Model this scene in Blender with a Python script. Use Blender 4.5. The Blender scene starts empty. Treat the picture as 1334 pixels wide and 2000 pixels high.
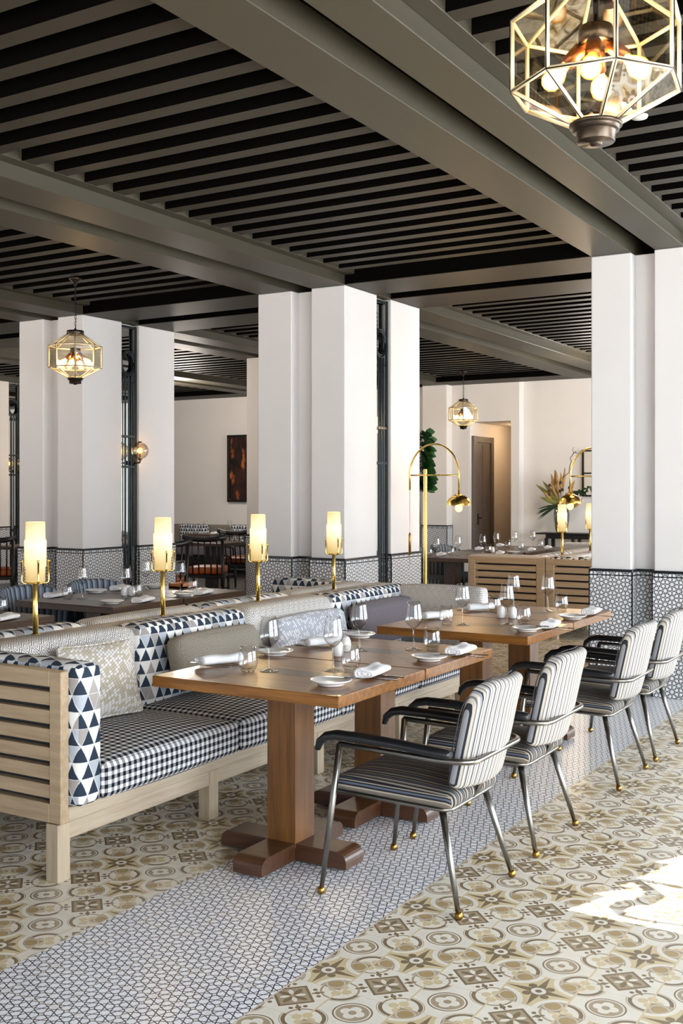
import bpy, bmesh, math, random
from mathutils import Vector, Matrix
random.seed(7)
C = bpy.context.scene.collection
PI = math.pi
R = math.radians

# ------------------------------------------------------------------ colour + node helpers
def lin(c):
    return c / 12.92 if c <= 0.04045 else ((c + 0.055) / 1.055) ** 2.4
def hexc(h):
    h = h.lstrip('#')
    return tuple(lin(int(h[i:i + 2], 16) / 255) for i in (0, 2, 4)) + (1.0,)

class X:
    """a float socket that can be added, multiplied, compared: builds Math nodes"""
    def __init__(s, nt, sock): s.nt, s.s = nt, sock
    def op(s, o, *a):
        n = s.nt.nodes.new('ShaderNodeMath'); n.operation = o
        for i, v in enumerate((s,) + a):
            if isinstance(v, X): s.nt.links.new(v.s, n.inputs[i])
            else: n.inputs[i].default_value = v
        return X(s.nt, n.outputs[0])
    def __add__(s, o): return s.op('ADD', o)
    __radd__ = __add__
    def __sub__(s, o): return s.op('SUBTRACT', o)
    def __rsub__(s, o): return (s * -1.0) + o
    def __mul__(s, o): return s.op('MULTIPLY', o)
    __rmul__ = __mul__
    def __truediv__(s, o): return s.op('DIVIDE', o)
    def __lt__(s, o): return s.op('LESS_THAN', o)
    def __gt__(s, o): return s.op('GREATER_THAN', o)
    def abs(s): return s.op('ABSOLUTE')
    def floor(s): return s.op('FLOOR')
    def mod(s, m): return s.op('FLOORED_MODULO', m)
    def frac(s): return s - s.floor()
    def ping(s, m): return s.op('PINGPONG', m)
    def min(s, o): return s.op('MINIMUM', o)
    def max(s, o): return s.op('MAXIMUM', o)
    def sqrt(s): return s.op('SQRT')
    def pow(s, e): return s.op('POWER', e)
    def clamp(s):
        r = s.op('ADD', 0.0); r.s.node.use_clamp = True; return r
def length(a, b): return (a * a + b * b).sqrt()
def between(v, a, b): return (v > a) * (v < b)
def union(*a):
    r = a[0]
    for x in a[1:]: r = r.max(x)
    return r

class M:
    def __init__(s, name):
        s.mat = bpy.data.materials.new(name); s.mat.use_nodes = True
        s.nt = s.mat.node_tree; s.nt.nodes.clear()
        s.out = s.nt.nodes.new('ShaderNodeOutputMaterial')
    def n(s, t): return s.nt.nodes.new(t)
    def l(s, a, b): s.nt.links.new(a.s if isinstance(a, X) else a, b)
    def coords(s, kind='UV', rot=None):
        tc = s.n('ShaderNodeTexCoord'); sp = s.n('ShaderNodeSeparateXYZ')
        s.l(tc.outputs[kind], sp.inputs[0])
        return tuple(X(s.nt, sp.outputs[i]) for i in range(3))
    def vec(s, x, y, z=0.0):
        c = s.n('ShaderNodeCombineXYZ')
        for i, v in enumerate((x, y, z)):
            if isinstance(v, X): s.l(v, c.inputs[i])
            else: c.inputs[i].default_value = v
        return c.outputs[0]
    def noise(s, vec, scale, detail=3.0, rough=0.5):
        t = s.n('ShaderNodeTexNoise'); t.inputs['Scale'].default_value = scale
        t.inputs['Detail'].default_value = detail; t.inputs['Roughness'].default_value = rough
        if vec is not None: s.l(vec, t.inputs['Vector'])
        return X(s.nt, t.outputs[0])
    def rand(s, vec):
        t = s.n('ShaderNodeTexWhiteNoise'); t.noise_dimensions = '3D'; s.l(vec, t.inputs['Vector'])
        return X(s.nt, t.outputs['Value'])
    def mix(s, f, a, b):
        m = s.n('ShaderNodeMix'); m.data_type = 'RGBA'; m.clamp_factor = True
        if isinstance(f, X): s.l(f, m.inputs[0])
        else: m.inputs[0].default_value = f
        for v, i in ((a, 6), (b, 7)):
            if isinstance(v, tuple): m.inputs[i].default_value = v
            else: s.l(v, m.inputs[i])
        return m.outputs[2]
    def bsdf(s, col, rough=0.6, metal=0.0, spec=0.5, coat=0.0, bump=None, bump_d=0.002, sheen=0.0):
        b = s.n('ShaderNodeBsdfPrincipled')
        if isinstance(col, tuple): b.inputs['Base Color'].default_value = col
        else: s.l(col, b.inputs['Base Color'])
        if isinstance(rough, X): s.l(rough, b.inputs['Roughness'])
        else: b.inputs['Roughness'].default_value = rough
        b.inputs['Metallic'].default_value = metal
        b.inputs['Specular IOR Level'].default_value = spec
        b.inputs['Coat Weight'].default_value = coat
        b.inputs['Sheen Weight'].default_value = sheen
        if bump is not None:
            bp = s.n('ShaderNodeBump'); bp.inputs['Distance'].default_value = bump_d
            s.l(bump, bp.inputs['Height']); s.l(bp.outputs[0], b.inputs['Normal'])
        s.l(b.outputs[0], s.out.inputs[0]); s.b = b
        return s.mat

def plain(name, h, rough=0.6, metal=0.0, spec=0.5, coat=0.0, var=0.08, scale=18.0, bump=0.0):
    m = M(name); c = hexc(h)
    x, y, z = m.coords('Object')
    nz = m.noise(m.vec(x, y, z), scale)
    d = tuple(v * (1 - var * 2) for v in c[:3]) + (1.0,)
    e = tuple(min(1, v * (1 + var)) for v in c[:3]) + (1.0,)
    return m.bsdf(m.mix(nz, d, e), rough, metal, spec, coat, bump=nz if bump else None, bump_d=bump)

def wood(name, a, b, axis=1, rough=0.45, coat=0.0, scale=1.0, spec=0.5):
    """grain runs along the given local axis"""
    m = M(name); x, y, z = m.coords('Object')
    v = [x * 22.0, y * 22.0, z * 22.0]; v[axis] = v[axis] * 0.07
    n1 = m.noise(m.vec(*v), 1.6 * scale, 5.0, 0.6)
    w = [x * 90.0, y * 90.0, z * 90.0]; w[axis] = w[axis] * 0.04
    n2 = m.noise(m.vec(*w), 2.0 * scale, 2.0)
    f = ((n1 - 0.28) * 1.9 + (n2 - 0.5) * 0.7).clamp()
    return m.bsdf(m.mix(f, hexc(a), hexc(b)), rough, 0, spec, coat, bump=n2, bump_d=0.0006)

def emit(name, h, strength, vary=False):
    m = M(name); e = m.n('ShaderNodeEmission'); e.inputs[0].default_value = hexc(h); e.inputs[1].default_value = strength
    m.l(e.outputs[0], m.out.inputs[0]); return m.mat

def thin_glass(name, tint, gloss=0.10, edge=0.55, edge_dark=0.35, rough=0.02):
    m = M(name)
    lw = m.n('ShaderNodeLayerWeight'); lw.inputs[0].default_value = 0.42
    f = X(m.nt, lw.outputs['Facing'])
    tr = m.n('ShaderNodeBsdfTransparent')
    c = hexc(tint); d = tuple(v * edge_dark for v in c[:3]) + (1.0,)
    m.l(m.mix(f.pow(2.2), c, d), tr.inputs[0])
    gl = m.n('ShaderNodeBsdfGlossy'); gl.inputs['Roughness'].default_value = rough
    mx = m.n('ShaderNodeMixShader'); m.l((f.pow(2.5) * edge + gloss).clamp(), mx.inputs[0])
    m.l(tr.outputs[0], mx.inputs[1]); m.l(gl.outputs[0], mx.inputs[2]); m.l(mx.outputs[0], m.out.inputs[0])
    return m.mat

# ------------------------------------------------------------------ pattern functions (u, v in metres)
def star_octagon(u, v, P):
    """distance (in metres) to the strapwork of an eight-pointed star pattern, period P"""
    a = 0.35355 * P; h = 0.14645 * P
    fx = u.ping(P / 2); fy = v.ping(P / 2)
    far = (fx + fy) > (P / 2)
    gx = fx + far * (P / 2 - 2.0 * fx); gy = fy + far * (P / 2 - 2.0 * fy)
    x = gx.max(gy); y = gx.min(gy)
    c, s_ = math.cos(PI / 4), math.sin(PI / 4)
    up = y > (x * math.tan(PI / 8))              # fold about 22.5 degrees
    x2 = c * x + s_ * y; y2 = s_ * x - c * y
    X_ = x + up * (x2 - x); Y_ = y + up * (y2 - y)
    k, q = math.cos(R(67.5)), math.sin(R(67.5))
    d1 = (k * X_ + q * Y_ - a * k).abs()
    d2 = (q * X_ - k * Y_ - a * k).abs()
    doct = d1.min(d2)
    su = (P / 2 - x).abs(); sv = y
    sx = su.max(sv); sy = su.min(sv)
    dsq = (k * sx + q * sy - h * k).abs()
    insq = x > a
    return doct + insq * (dsq - doct), length(gx, gy)

def triangles(m, u, v, b, h, dark, white, grey, tan):
    c = v / h; a = u / b - c * 0.5
    ca, cc = a.floor(), c.floor(); fa, fc = a - ca, c - cc
    up = (fa + fc) < 1.0
    r = m.rand(m.vec(ca, cc, up))
    du = m.mix(r > 0.87, hexc(dark), hexc(tan))
    dn = m.mix(r > 0.52, hexc(white), m.mix(r > 0.84, hexc(grey), hexc(tan)))
    col = m.mix(up, dn, du)
    seam = (fa.min(fc).min((1.0 - fa - fc).abs())) < 0.035
    return m.mix(seam * 0.85, col, hexc('#dcdcda'))

# ------------------------------------------------------------------ materials
MT = {}
MT['wall'] = plain('wall_plaster', '#e4e1e0', 0.75, var=0.02, scale=3.0)
MT['wall_warm'] = plain('wall_plaster_warm', '#e8e1da', 0.75, var=0.03, scale=2.0)
MT['brown_wall'] = plain('brown_panel', '#b07a45', 0.6, var=0.05, scale=2.0)
MT['beam'] = plain('painted_beam', '#3b372c', 0.5, spec=0.3, var=0.05, scale=2.5)
MT['painted_shadow'] = plain('shadow_black', '#070605', 0.9, spec=0.03, var=0.1)  # shade on slat and cross beam sides, put in as near-black colour
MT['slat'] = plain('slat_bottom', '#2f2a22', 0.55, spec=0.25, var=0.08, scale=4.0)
MT['void'] = plain('ceiling_black', '#050505', 0.95, spec=0.02, var=0.1)
MT['black_trim'] = plain('black_trim', '#14161a', 0.25, var=0.1)
MT['grille'] = plain('dark_green_metal', '#20292c', 0.32, metal=0.6, var=0.1)
MT['mirror'] = plain('mirror_glass', '#eef2f0', 0.02, metal=1.0, var=0.01)
MT['ash_y'] = wood('pale_ash_along_y', '#a3927c', '#c0b09a', 1, 0.45)
MT['ash_x'] = wood('pale_ash_along_x', '#9c8569', '#b9a284', 0, 0.45)
MT['ash_z'] = wood('pale_ash_upright', '#a39179', '#bfae95', 2, 0.45)
MT['oak_top'] = wood('brown_table_top', '#603a15', '#9b6626', 0, 0.30, coat=0.05, spec=0.4)
MT['oak_leg'] = wood('brown_table_leg', '#52300f', '#80531f', 2, 0.4, coat=0.03)
MT['oak_foot'] = wood('dark_table_foot', '#382112', '#57351d', 0, 0.35, coat=0.05)
MT['inlay'] = plain('dark_inlay', '#2b1c12', 0.3, var=0.1)
MT['dark_oak'] = wood('dark_brown_top', '#33231a', '#56402f', 1, 0.36, coat=0.05)
MT['orange_wood'] = wood('orange_wood', '#a45a22', '#c9782f', 1, 0.4)
MT['door_wood'] = wood('grey_brown_door', '#564e47', '#766c62', 2, 0.5)
MT['brass'] = plain('polished_brass', '#e4c26c', 0.2, metal=1.0, var=0.03)
MT['brass_dk'] = plain('antique_brass', '#a07c40', 0.3, metal=1.0, var=0.08)
MT['bronze'] = plain('dark_bronze', '#4a4138', 0.3, metal=0.9, var=0.1)
MT['copper'] = plain('copper_holder', '#9a5f36', 0.3, metal=0.9, var=0.1)
MT['lit_edge'] = plain('lantern_lit_edge', '#f3e2bd', 0.35, var=0.05)  # cream colour stands in for the lit bevelled glass edges
MT['steel'] = plain('cutlery_steel', '#b9babc', 0.15, metal=1.0, var=0.03)
MT['tube'] = plain('gunmetal_tube', '#86837e', 0.28, metal=1.0, var=0.06)
MT['leather'] = plain('black_leather', '#15171a', 0.38, var=0.15, scale=60, bump=0.0005)
MT['china'] = plain('white_china', '#eceae6', 0.12, coat=0.3, var=0.01)
MT['linen'] = plain('white_linen', '#eeecec', 0.85, var=0.04, scale=40, bump=0.001)
MT['black_wood'] = plain('black_lacquer', '#0c0908', 0.42, var=0.15)
MT['orange_seat'] = plain('orange_leather', '#a24e18', 0.45, var=0.15, scale=9)
MT['seam'] = plain('dark_piping', '#2c2e33', 0.7, var=0.1)
MT['shade'] = None
MT['leaf'] = plain('fig_leaf', '#2f5a24', 0.35, var=0.35, scale=5)
MT['leaf_dk'] = plain('fig_leaf_dark', '#173317', 0.35, var=0.3, scale=5)
MT['bark'] = plain('bark', '#5a4634', 0.8, var=0.2)
MT['pampas'] = plain('dried_stem', '#b58a4e', 0.8, var=0.3, scale=20)
MT['dry_leaf'] = plain('dried_leaf', '#8d8a45', 0.6, var=0.3, scale=8)
MT['dry_dark'] = plain('dried_dark', '#4a3322', 0.8, var=0.3, scale=20)
MT['pot'] = plain('grey_pot', '#6c6862', 0.6)
MT['glass'] = thin_glass('clear_glass', '#fefefe', 0.11, 0.65, 0.45)
MT['pane'] = thin_glass('lantern_pane', '#fdf6e6', 0.15, 0.45, 0.9)
MT['smoke'] = thin_glass('smoked_glass', '#d9d9cd', 0.10, 0.5, 0.45)
MT['globe'] = thin_glass('ribbed_globe', '#f4ece0', 0.2, 0.6, 0.45)
def mk_bulb():
    m = M('glowing_bulb'); lw = m.n('ShaderNodeLayerWeight'); lw.inputs[0].default_value = 0.4
    f = X(m.nt, lw.outputs['Facing']); e = m.n('ShaderNodeEmission')
    m.l(m.mix((f * 1.7).clamp(), hexc('#fff0c8'), hexc('#ffae48')), e.inputs[0]); m.l((1.0 - f).pow(2.0) * 10.0 + 2.2, e.inputs[1])
    m.l(e.outputs[0], m.out.inputs[0]); return m.mat
MT['bulb_glass'] = mk_bulb()
MT['bulb_soft'] = emit('warm_bulb_soft', '#ffbe68', 5.0)
MT['window_frame'] = plain('window_frame', '#3a3a38', 0.4)
MT['paint_art'] = None

def mk_shade():
    m = M('opal_fluted_glass'); x, y, z = m.coords('Object')
    g = ((z + 0.18) * 2.2).clamp()
    e = m.n('ShaderNodeEmission'); e.inputs[1].default_value = 1.0
    lw = m.n('ShaderNodeLayerWeight'); lw.inputs[0].default_value = 0.35
    f = X(m.nt, lw.outputs['Facing'])
    hot = (1.0 - ((z - 0.02).abs() * 6.0)).clamp()
    col = m.mix(hot, hexc('#f6cf7c'), hexc('#ffeec2'))
    col = m.mix((f - 0.45).clamp() * 1.3, col, hexc('#f0b750'))
    m.l(col, e.inputs[0]); m.l(hot * 0.75 + 0.85, e.inputs[1])
    d = m.n('ShaderNodeBsdfPrincipled'); d.inputs['Base Color'].default_value = hexc('#efe6d2'); d.inputs['Roughness'].default_value = 0.25
    ad = m.n('ShaderNodeMixShader'); ad.inputs[0].default_value = 0.22
    m.l(e.outputs[0], ad.inputs[1]); m.l(d.outputs[0], ad.inputs[2]); m.l(ad.outputs[0], m.out.inputs[0])
    return m.mat
MT['shade'] = mk_shade()

def mk_tri(name, b=0.066, h=0.069, dim=1.0):
    m = M(name); u, v, w = m.coords('UV')
    col = triangles(m, u, v, b, h, '#2c3746', '#e9e6e2', '#b2b8c0', '#a39c97')
    nz = m.noise(m.vec(u, v, 0.0), 900.0, 1.0)
    return m.bsdf(col, 0.85, spec=0.2, bump=nz, bump_d=0.0008)
MT['tri'] = mk_tri('triangle_fabric')

def mk_gingham():
    m = M('gingham_fabric'); u, v, w = m.coords('UV'); p = 0.0345
    a = (u / p).frac() < 0.5; b = (v / p).frac() < 0.5
    both = a * b; one = a.max(b)
    weave = ((u + v) / 0.0042).frac() < 0.5
    mid = m.mix(weave, hexc('#77777c'), hexc('#a4a4a8'))
    col = m.mix(one, hexc('#ecebea'), mid); col = m.mix(both, col, hexc('#15161c'))
    nz = m.noise(m.vec(u, v, 0.0), 700.0, 1.0)
    return m.bsdf(col, 0.9, spec=0.15, bump=nz, bump_d=0.001)
MT['gingham'] = mk_gingham()

def mk_zigzag():
    m = M('zigzag_fabric'); u, v, w = m.coords('UV')
    t = (v + (u / 0.062).ping(0.5) * 0.075) / 0.0165
    line = (t.frac() < 0.42)
    big = m.noise(m.vec(0.0, t.floor() * 0.37, 0.0), 1.0, 0.0)
    dark = m.mix((big - 0.3) * 2.2, hexc('#6b6561'), hexc('#a8a29c'))
    col = m.mix(line, hexc('#dcd8d3'), dark)
    nz = m.noise(m.vec(u, v, 0.0), 900.0, 1.0)
    return m.bsdf(col, 0.9, spec=0.15, bump=nz, bump_d=0.0008)
MT['zigzag'] = mk_zigzag()

def mk_weave(name, a, b, c):
    m = M(name); u, v, w = m.coords('UV'); p = 0.021
    uu = (u + v * 0.35) / p; vv = (v * 2.0 - u * 1.0) / (p * 1.3)
    cu, cv = uu.floor(), vv.floor()
    r = m.rand(m.vec(cu, cv, 0.0))
    edge = (uu.frac() < 0.14).max(vv.frac() < 0.16)
    col = m.mix(r > 0.45, hexc(a), hexc(b)); col = m.mix(edge, col, hexc(c))
    return m.bsdf(col, 0.85, spec=0.2, bump=edge, bump_d=-0.002)
MT['weave_beige'] = mk_weave('woven_beige', '#c3b8a4', '#e2ddd8', '#a39a8e')
MT['weave_pale'] = mk_weave('woven_pale', '#dfe0e4', '#b9bcc6', '#8e919b')

def mk_tweed(name, a, b):
    m = M(name); u, v, w = m.coords('UV')
    t = (((u / 0.007).frac() < 0.5) * 1.0 + ((v / 0.007).frac() < 0.5) * 1.0) * 0.5
    nz = ((m.noise(m.vec(u, v, 0.0), 170.0, 3.0) - 0.3) * 2.4).clamp()
    return m.bsdf(m.mix(t * 0.5 + nz * 0.5, hexc(a), hexc(b)), 0.9, spec=0.15, bump=nz, bump_d=0.001)
MT['tweed'] = mk_tweed('taupe_tweed', '#5c544b', '#b0a799')
MT['mauve'] = mk_tweed('mauve_grey_cloth', '#5b555a', '#7b747a')

def mk_stripe(name, cols, p, axis=0):
    m = M(name); uv = m.coords('UV'); u = uv[axis]
    r = m.n('ShaderNodeValToRGB'); r.color_ramp.interpolation = 'CONSTANT'
    els = r.color_ramp.elements
    while len(els) < len(cols): els.new(0.5)
    for e, (t, c) in zip(els, cols): e.position = t; e.color = hexc(c)
    m.l((u / p).frac(), r.inputs[0])
    nz = m.noise(m.vec(uv[0], uv[1], 0.0), 500.0, 1.0)
    ridge = ((u / p).ping(0.5) * 2.0) + nz * 0.3
    return m.bsdf(r.outputs[0], 0.85, spec=0.2, bump=ridge, bump_d=0.0015)
MT['stripe'] = mk_stripe('striped_cloth', [(0, '#2a2c31'), (0.15, '#b5aea3'), (0.40, '#716e6b'), (0.54, '#bab3a9'), (0.78, '#8b8b90')], 0.0275)
MT['stripe_seat'] = mk_stripe('striped_seat_cloth', [(0, '#1f1f22'), (0.16, '#776f65'), (0.34, '#aa9f8f'), (0.44, '#27282d'), (0.58, '#59616f'), (0.74, '#1f2025'), (0.86, '#93897c')], 0.054)
MT['channel'] = mk_stripe('channelled_blue', [(0, '#1a1d24'), (0.12, '#6b7687'), (0.5, '#9aa4b0'), (0.85, '#5a6474')], 0.05)
MT['channel_grey'] = mk_stripe('channelled_grey', [(0, '#2b2d31'), (0.14, '#6b6f74'), (0.5, '#8c9094'), (0.85, '#55595e')], 0.05)

def mk_dado():
    m = M('star_tile'); u, v, w = m.coords('UV'); P = 0.103
    d, rr = star_octagon(u, v, P)
    line = d < 0.0024
    g = ((u / (P * 2)).frac() < 0.02).max((v / (P * 3)).frac() < 0.014)
    nz = m.noise(m.vec(u, v, 0.0), 8.0)
    white = m.mix(nz, hexc('#dedfe2'), hexc('#efefef'))
    col = m.mix(line, white, hexc('#23262c')); col = m.mix(g * (1.0 - line), col, hexc('#b9b9ba'))
    return m.bsdf(col, 0.3, spec=0.4)
MT['dado'] = mk_dado()

def mk_floor():
    m = M('patterned_floor_tiles'); x, y, z = m.coords('Object')
    T = 0.2185
    gx = (x + 1.90) / T + 0.5; gy = (y - 2.865) / 0.2148 + 0.5
    i, j = gx.floor(), gy.floor()
    a = (gx - i) * 2.0 - 1.0; b = (gy - j) * 2.0 - 1.0
    # kind of tile: 0 circle, 1 diamond, 2 star
    im = i.mod(4.0)
    sh = 2.0 * (im < 0.5) + 1.0 * between(im, 1.5, 2.5)
    k = (j - sh + 30.0).mod(3.0)
    aa, bb = a.abs(), b.abs()
    r = length(a, b); dc = length(1.0 - aa, 1.0 - bb)          # distance to the nearest corner
    mn, mx = aa.min(bb), aa.max(bb)
    dg = (aa - bb).abs() * 0.7071; sm = (aa + bb)
    warm = m.noise(m.vec(x, y, 0.0), 9.0, 3.0)
    WHITE = m.mix(warm, hexc('#dcd4c4'), hexc('#efe9dc'))
    BEIGE = m.mix(warm, hexc('#cbb78e'), hexc('#ddcda6'))
    TAUPE = m.mix(warm, hexc('#a29177'), hexc('#b3a389'))
    DARK = m.mix(warm, hexc('#7a6950'), hexc('#8e7c61'))
    OCHRE = m.mix(warm, hexc('#a58c5e'), hexc('#b8a077'))
    # star tile
    s = m.mix(dc < 0.84, BEIGE, WHITE)
    s = m.mix(dc < 0.68, s, TAUPE)
    s = m.mix(between(dc, 0.60, 0.63), s, m.mix(0.5, WHITE, TAUPE))
    pd = length(1.0 - aa - 0.33, 1.0 - bb - 0.33)
    s = m.mix(between(pd, 0.24, 0.30) * (dc < 0.66), s, m.mix(0.5, WHITE, TAUPE))
    s = m.mix((pd < 0.24) * (dc < 0.62), s, OCHRE)
    s = m.mix(mn < (1.0 - mx) * 0.17, s, DARK)
    q = length(aa - 0.27, bb - 0.27)
    s = m.mix((q < 0.13).max((r < 0.34) * (dg < 0.07)), s, DARK)
    s = m.mix(r < 0.22, s, WHITE); s = m.mix(r < 0.10, s, DARK)
    # diamond tile
    d = m.mix(between(dc, 0.52, 0.59), WHITE, TAUPE)
    fl = length(1.0 - aa - 0.22, 1.0 - bb).min(length(1.0 - aa, 1.0 - bb - 0.22)) < 0.15
    fl2 = dc < 0.09
    d = m.mix(fl, d, BEIGE); d = m.mix(fl2, d, WHITE)
    d = m.mix(length(aa - 0.52, bb - 0.52) < 0.09, d, DARK)
    d = m.mix((length(aa - 0.66, bb - 0.36).min(length(aa - 0.36, bb - 0.66))) < 0.07, d, DARK)
    d = m.mix((dg < 0.035) * between(sm, 0.8, 1.34), d, DARK)
    d = m.mix(sm < 0.76, d, DARK); d = m.mix(sm < 0.64, d, TAUPE)
    pet = (mn * mn * 14.0 + (mx - 0.28) * (mx - 0.28) * 2.6) < 0.11
    d = m.mix(pet, d, DARK)
    pe2 = (dg * dg * 14.0 + (sm * 0.7071 - 0.24) * (sm * 0.7071 - 0.24) * 3.4) < 0.075
    d = m.mix(pe2 * (sm < 0.60), d, WHITE)
    # circle tile
    c = m.mix(between(dc, 0.52, 0.64), WHITE, DARK)
    c = m.mix(between(dc, 0.67, 0.695), c, TAUPE)
    c = m.mix(fl, c, BEIGE); c = m.mix(fl2, c, WHITE)
    c = m.mix(r < 0.64, c, WHITE); c = m.mix(r < 0.58, c, DARK); c = m.mix(r < 0.53, c, WHITE)
    c = m.mix(r < 0.48, c, TAUPE)
    c = m.mix((length(aa - 0.2, b).min(length(a, bb - 0.2))) < 0.17, c, WHITE); c = m.mix(r < 0.12, c, TAUPE)
    col = m.mix(k > 0.5, c, d); col = m.mix(k > 1.5, col, s)
    gro = (aa > 0.972)
    gro2 = (bb > 0.985)
    col = m.mix(gro, col, hexc('#d9c6a0')); col = m.mix(gro2 * 0.6, col, hexc('#d8cab2'))
    # black and white strip
    dd, rr_ = star_octagon(x + 2.492, y - 2.85, 0.1070)
    lines = dd < 0.0019
    sw = m.mix(warm, hexc('#e6e8ee'), hexc('#fafafc'))
    st = m.mix(lines, sw, hexc('#1c1e24'))
    tg = (((x + 2.492) / 0.214).frac() < 0.014).max(((y - 2.85) / 0.214).frac() < 0.014)
    st = m.mix(tg * 0.8, st, hexc('#dccbb2'))
    inside = between(x, -2.83, -1.955)
    col = m.mix(inside, col, st)
    edge = ((x + 2.83).abs() < 0.003).max((x + 1.955).abs() < 0.003)
    col = m.mix(edge, col, hexc('#d8ccb6'))
    # the back dining room has plain dark boards
    dark = (x < -6.9) * (y > 9.8)
    bo = m.noise(m.vec(x * 1.0, y * 8.0, 0.0), 2.0, 4.0)
    col = m.mix(dark, col, m.mix(bo, hexc('#3a3733'), hexc('#57524c')))
    rg = m.noise(m.vec(x, y, 0.0), 5.0) * 0.14 + 0.24
    return m.bsdf(col, rg, spec=0.45)
MT['floor'] = mk_floor()

def mk_art():
    m = M('dark_abstract_print'); x, y, z = m.coords('Object')
    a = m.noise(m.vec(x * 2.2, 0.0, z * 1.6), 2.2, 4.0, 0.6)
    col = m.mix(((a - 0.42) * 5.0).clamp(), hexc('#120c0a'), hexc('#3b1d14'))
    b = m.noise(m.vec(x * 3.0 + 7.0, 0.0, z * 1.4), 2.6, 3.0)
    col = m.mix(((b - 0.57) * 8.0).clamp(), col, hexc('#b9652f'))
    return m.bsdf(col, 0.3)
MT['paint_art'] = mk_art()
MT['paper'] = plain('ivory_paper', '#d8cdbd', 0.7, var=0.03)

# ------------------------------------------------------------------ mesh helpers
def B(): return bmesh.new()
def box(bm, x0, x1, y0, y1, z0, z1, bev=0.0, seg=2, mat=0):
    r = bmesh.ops.create_cube(bm, size=1.0)
    vs = r['verts']
    for v in vs:
        v.co = Vector(((x0 + x1) / 2 + v.co.x * (x1 - x0), (y0 + y1) / 2 + v.co.y * (y1 - y0), (z0 + z1) / 2 + v.co.z * (z1 - z0)))
    fs = {f for v in vs for f in v.link_faces}
    if bev > 0:
        es = {e for v in vs for e in v.link_edges}
        rr = bmesh.ops.bevel(bm, geom=list(es), offset=bev, segments=seg, profile=0.5, affect='EDGES')
        fs |= set(rr['faces'])
    for f in fs:
        if f.is_valid: f.material_index = mat
    return bm
def xform(bm, mtx, verts=None):
    bmesh.ops.transform(bm, matrix=mtx, verts=verts or bm.verts[:])
    return bm
def fillet(pts, r, k=5):
    pts = [Vector(p) for p in pts]; out = [pts[0]]
    for i in range(1, len(pts) - 1):
        a, b, c = pts[i - 1], pts[i], pts[i + 1]
        d1, d2 = (a - b), (c - b)
        q = min(r, d1.length * 0.49, d2.length * 0.49)
        p, s = b + d1.normalized() * q, b + d2.normalized() * q
        for t in range(k + 1):
            t /= k
            out.append(p * (1 - t) ** 2 + b * 2 * t * (1 - t) + s * t * t)
    out.append(pts[-1]); return out
def sweep(bm, pts, r, n=10, sx=1.0, sy=1.0, up=None, mat=0):
    """tube through pts; r a number or a list; sx, sy flatten it (needs up)"""
    pts = [Vector(p) for p in pts]; N = len(pts)
    rs = r if isinstance(r, (list, tuple)) else [r] * N
    rings = []; prev = None
    for i, p in enumerate(pts):
        t = (pts[min(i + 1, N - 1)] - pts[max(i - 1, 0)]).normalized()
        if up is not None:
            s = t.cross(Vector(up)).normalized()
        elif prev is None:
            s = t.cross(Vector((0, 0, 1)))
            if s.length < 1e-3: s = t.cross(Vector((1, 0, 0)))
            s.normalize()
        else:
            s = (prev - t * prev.dot(t)).normalized()
        prev = s; q = s.cross(t).normalized()
        rings.append([bm.verts.new(p + s * (math.cos(2 * PI * k / n) * rs[i] * sx) + q * (math.sin(2 * PI * k / n) * rs[i] * sy)) for k in range(n)])
    for a, b in zip(rings, rings[1:]):
        for k in range(n):
            f = bm.faces.new((a[k], a[(k + 1) % n], b[(k + 1) % n], b[k])); f.smooth = True; f.material_index = mat
    for rg, rev in ((rings[0], True), (rings[-1], False)):
        f = bm.faces.new(rg[::-1] if rev else rg); f.material_index = mat
    return bm
def lathe(bm, prof, n=24, at=(0, 0, 0), mat=0, flute=0, fl_d=0.0, sharp=False):
    at = Vector(at); rings = []
    for r, z in prof:
        if r < 1e-5: rings.append([bm.verts.new(at + Vector((0, 0, z)))])
        else:
            rings.append([bm.verts.new(at + Vector((math.cos(2 * PI * k / n), math.sin(2 * PI * k / n), 0)) * (r - (fl_d * (k % 2) if flute else 0)) + Vector((0, 0, z))) for k in range(n)])
    for a, b in zip(rings, rings[1:]):
        for k in range(n):
            if len(a) == 1 and len(b) == 1: continue
            if len(a) == 1: f = bm.faces.new((a[0], b[(k + 1) % n], b[k]))
            elif len(b) == 1: f = bm.faces.new((a[k], a[(k + 1) % n], b[0]))
            else: f = bm.faces.new((a[k], a[(k + 1) % n], b[(k + 1) % n], b[k]))
            f.smooth = not sharp; f.material_index = mat
    return bm
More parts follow.
